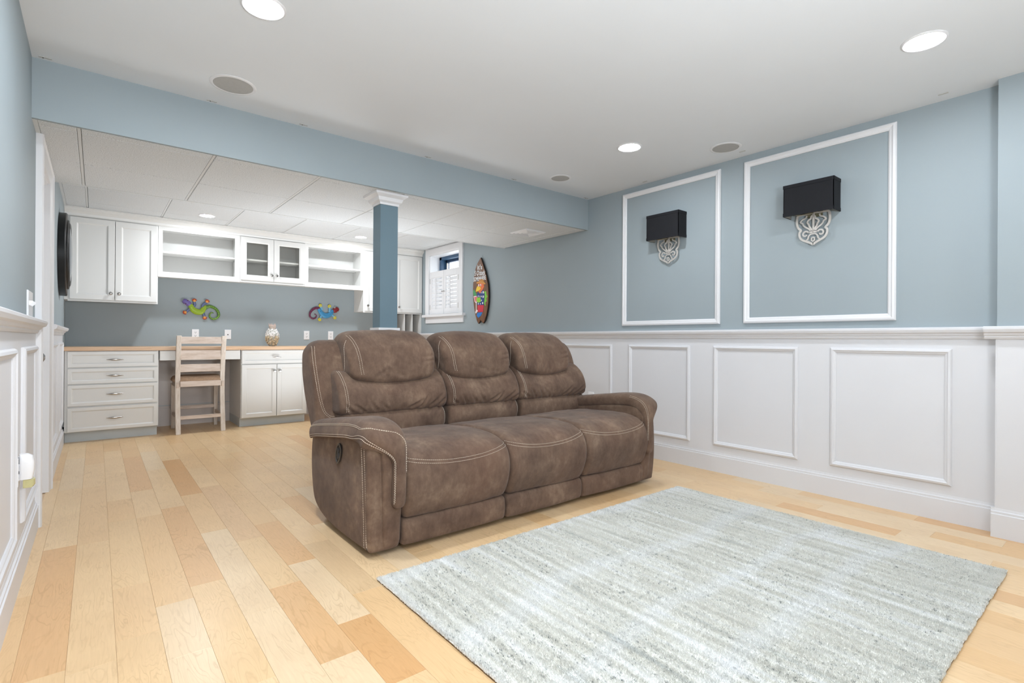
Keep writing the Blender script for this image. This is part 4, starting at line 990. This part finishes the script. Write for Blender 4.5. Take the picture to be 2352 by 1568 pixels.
head = [(3.06, .80), (2.96, .776), (2.875, .768), (2.828, .788), (2.824, .845), (2.852, .93), (2.912, .995), (2.975, 1.030), (3.045, 1.040), (3.105, 1.022), (3.135, .975), (3.13, .88)]
rc = random.Random(5)
LX = [(1.045, B[1]+.002), (B[1]+.008, B[2]+.002), (B[2]+.008, 3.020)]
HX = [(1.112, 1.682), (1.742, 2.288), (2.345, 2.880)]
for i in range(3):
    x0, x1 = LX[i]; h0, h1 = HX[i]
    def smile(x, y, z, t): return (x, y, z-(.026*(1-(2*t-1)**2))*(1 if z > .74 else max(0, (z-.62)/.12)*1.0))
    cl = []
    for k in range(8):
        xs_ = x1-.06-.065*k if k < 4 else x0+.07+.07*(k-4); dirx = (-.10, .07)[k >= 4]*rc.uniform(.6, 1.2); zb = .585+rc.uniform(0, .01)
        cl.append((xs_, zb, xs_-dirx*.9 if k < 4 else xs_-dirx, zb+rc.uniform(.04, .085)))
    l1 = puff(lum1, x0, x1, .030, 120, 130, .006, fn=smile, wr=.008, wf=creases(cl, .0105, .0075)).build('lumbar_cushion', 'suede', sofa, smooth=True, world=True, ang=180)
    cl = [(x1-.05-.07*k, .58, x1-.16-.07*k+.05, .50+.01*k) for k in range(3)]
    l0 = puff(lum0, x0+.012, x1-.012, .035, 90, 90, .003, wr=.006, wf=creases(cl, .006, .008)).build('lower_back_roll', 'suede', sofa, smooth=True, world=True, ang=180)
    def hf(x, y, z, t):
        c = 1-(2*t-1)**2; z2 = z+(.012*c if z > .93 else (-.034*c*min(1, (.86-z)/.06) if z < .86 else 0)); 
        top = max(0, (z-.93)/.11); e = abs(2*t-1)
        z2 -= .022*top*max(0, (e-.72)/.28)**2
        low = max(0, (.90-z)/.12); xm = (h0+h1)/2
        return (xm+(x-xm)*(1-.055*low), y, z2)
    hm = (h0+h1)/2
    cl = [(hm+rc.uniform(-.12, .14), .785, hm+rc.uniform(-.16, .02), .85) for _ in range(3)]+[(h1-.03, .90-.03*k, h1-.13, .885-.03*k) for k in range(2)]
    hc = puff(head, h0, h1, .040, 110, 130, .006, fn=hf, wr=.007, wf=creases(cl, .006, .008)).build('headrest_pillow', 'suede', sofa, smooth=True, world=True, ang=180)
    tr = bvh_of(hc)
    for dx in (.040, .054):
        stitch(project(tr, dense([(h0+dx-.012, 2.5, 1.018), (h0+dx+.002, 2.5, .97), (h0+dx+.012, 2.5, .90), (h0+dx+.020, 2.5, .83), (h0+dx+.028, 2.5, .795)], 10), (0, 1, 0)), hc)
    # the piped gusset showing at the pillow's left flank
    stitch(project(tr, dense([(h0-.2, 2.925, .99), (h0-.2, 2.915, .93), (h0-.2, 2.925, .86), (h0-.2, 2.94, .81)], 8), (1, 0, 0)), hc)
    tr = bvh_of(l1)
    for dx in (.026, .038):
        stitch(project(tr, dense([(x0+dx, 2.5, .812), (x0+dx+.004, 2.5, .74), (x0+dx+.008, 2.5, .66), (x0+dx+.010, 2.5, .59)], 10), (0, 1, 0)), l1)
    if i < 2:
        tr = bvh_of(l0); stitch(project(tr, dense([(x1-.022, 2.5, .57), (x1-.016, 2.5, .50), (x1-.014, 2.5, .45)], 8), (0, 1, 0)), l0)
MB().box(1.00, 3.03, 2.27, 2.88, .012, .30).build('light_block_frame', 'under', sofa, world=True)  # base frame brought low and forward to block light under the sofa
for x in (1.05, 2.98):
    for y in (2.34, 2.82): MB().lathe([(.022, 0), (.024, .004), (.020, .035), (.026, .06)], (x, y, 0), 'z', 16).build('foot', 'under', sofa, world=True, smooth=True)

# ------------------------------------------------------------------ rug
RX0, RX1, RY0, RY1 = .905, 3.085, .375, 2.005
rug = thing('area_rug', ((RX0+RX1)/2, (RY0+RY1)/2, 0), 'pale grey and cream striped wool rug in front of the sofa', 'rug')
hx, hy = (RX1-RX0)/2, (RY1-RY0)/2
MB().rings([[(-hx+e, -hy+e, z), (hx-e, -hy+e, z), (hx-e, hy-e, z), (-hx+e, hy-e, z)] for z, e in ((.0005, .004), (.006, .004), (.007, .008))]).build('rug_backing', 'rugback', rug)
MB().rings([[(-hx+e, -hy+e, z), (hx-e, -hy+e, z), (hx-e, hy-e, z), (-hx+e, hy-e, z)] for z, e in ((.0065, .003), (.009, .003), (.0105, .010))]).build('pile_base', 'rug', rug)
rng = np.random.default_rng(4); NT_ = 850000
px = rng.uniform(-hx, hx, NT_); py = rng.uniform(-hy, hy, NT_)
wob = lambda s: .004*np.sin(s*31)+.003*np.sin(s*83+1)
px = np.clip(px, -hx+wob(py), hx+wob(py+3)); py = np.clip(py, -hy+wob(px), hy+wob(px+5))
row = .5+.5*np.sin(px*2*np.pi/.052+.6*np.sin(py*5))
hgt = .0095+.0022*row+rng.uniform(0, .003, NT_); ang = rng.uniform(0, 2*np.pi, NT_); lean = rng.uniform(0, .004, NT_); la = rng.uniform(0, 2*np.pi, NT_)
wd = rng.uniform(.0009, .0019, NT_)
v = np.empty((NT_, 3, 3), np.float32)
v[:, 0] = np.stack([px-wd*np.cos(ang), py-wd*np.sin(ang), np.full(NT_, .0075)], 1); v[:, 1] = np.stack([px+wd*np.cos(ang), py+wd*np.sin(ang), np.full(NT_, .0075)], 1)
v[:, 2] = np.stack([px+lean*np.cos(la), py+lean*np.sin(la), .004+hgt], 1)
me = bpy.data.meshes.new('pile'); me.vertices.add(NT_*3); me.vertices.foreach_set('co', v.ravel()); me.loops.add(NT_*3); me.loops.foreach_set('vertex_index', np.arange(NT_*3, dtype=np.int32))
me.polygons.add(NT_); me.polygons.foreach_set('loop_start', np.arange(0, NT_*3, 3, dtype=np.int32)); me.update(); me.materials.append(M['rug'])
o = bpy.data.objects.new('pile', me); C.objects.link(o); o.parent = rug; o['kind'] = 'stuff'
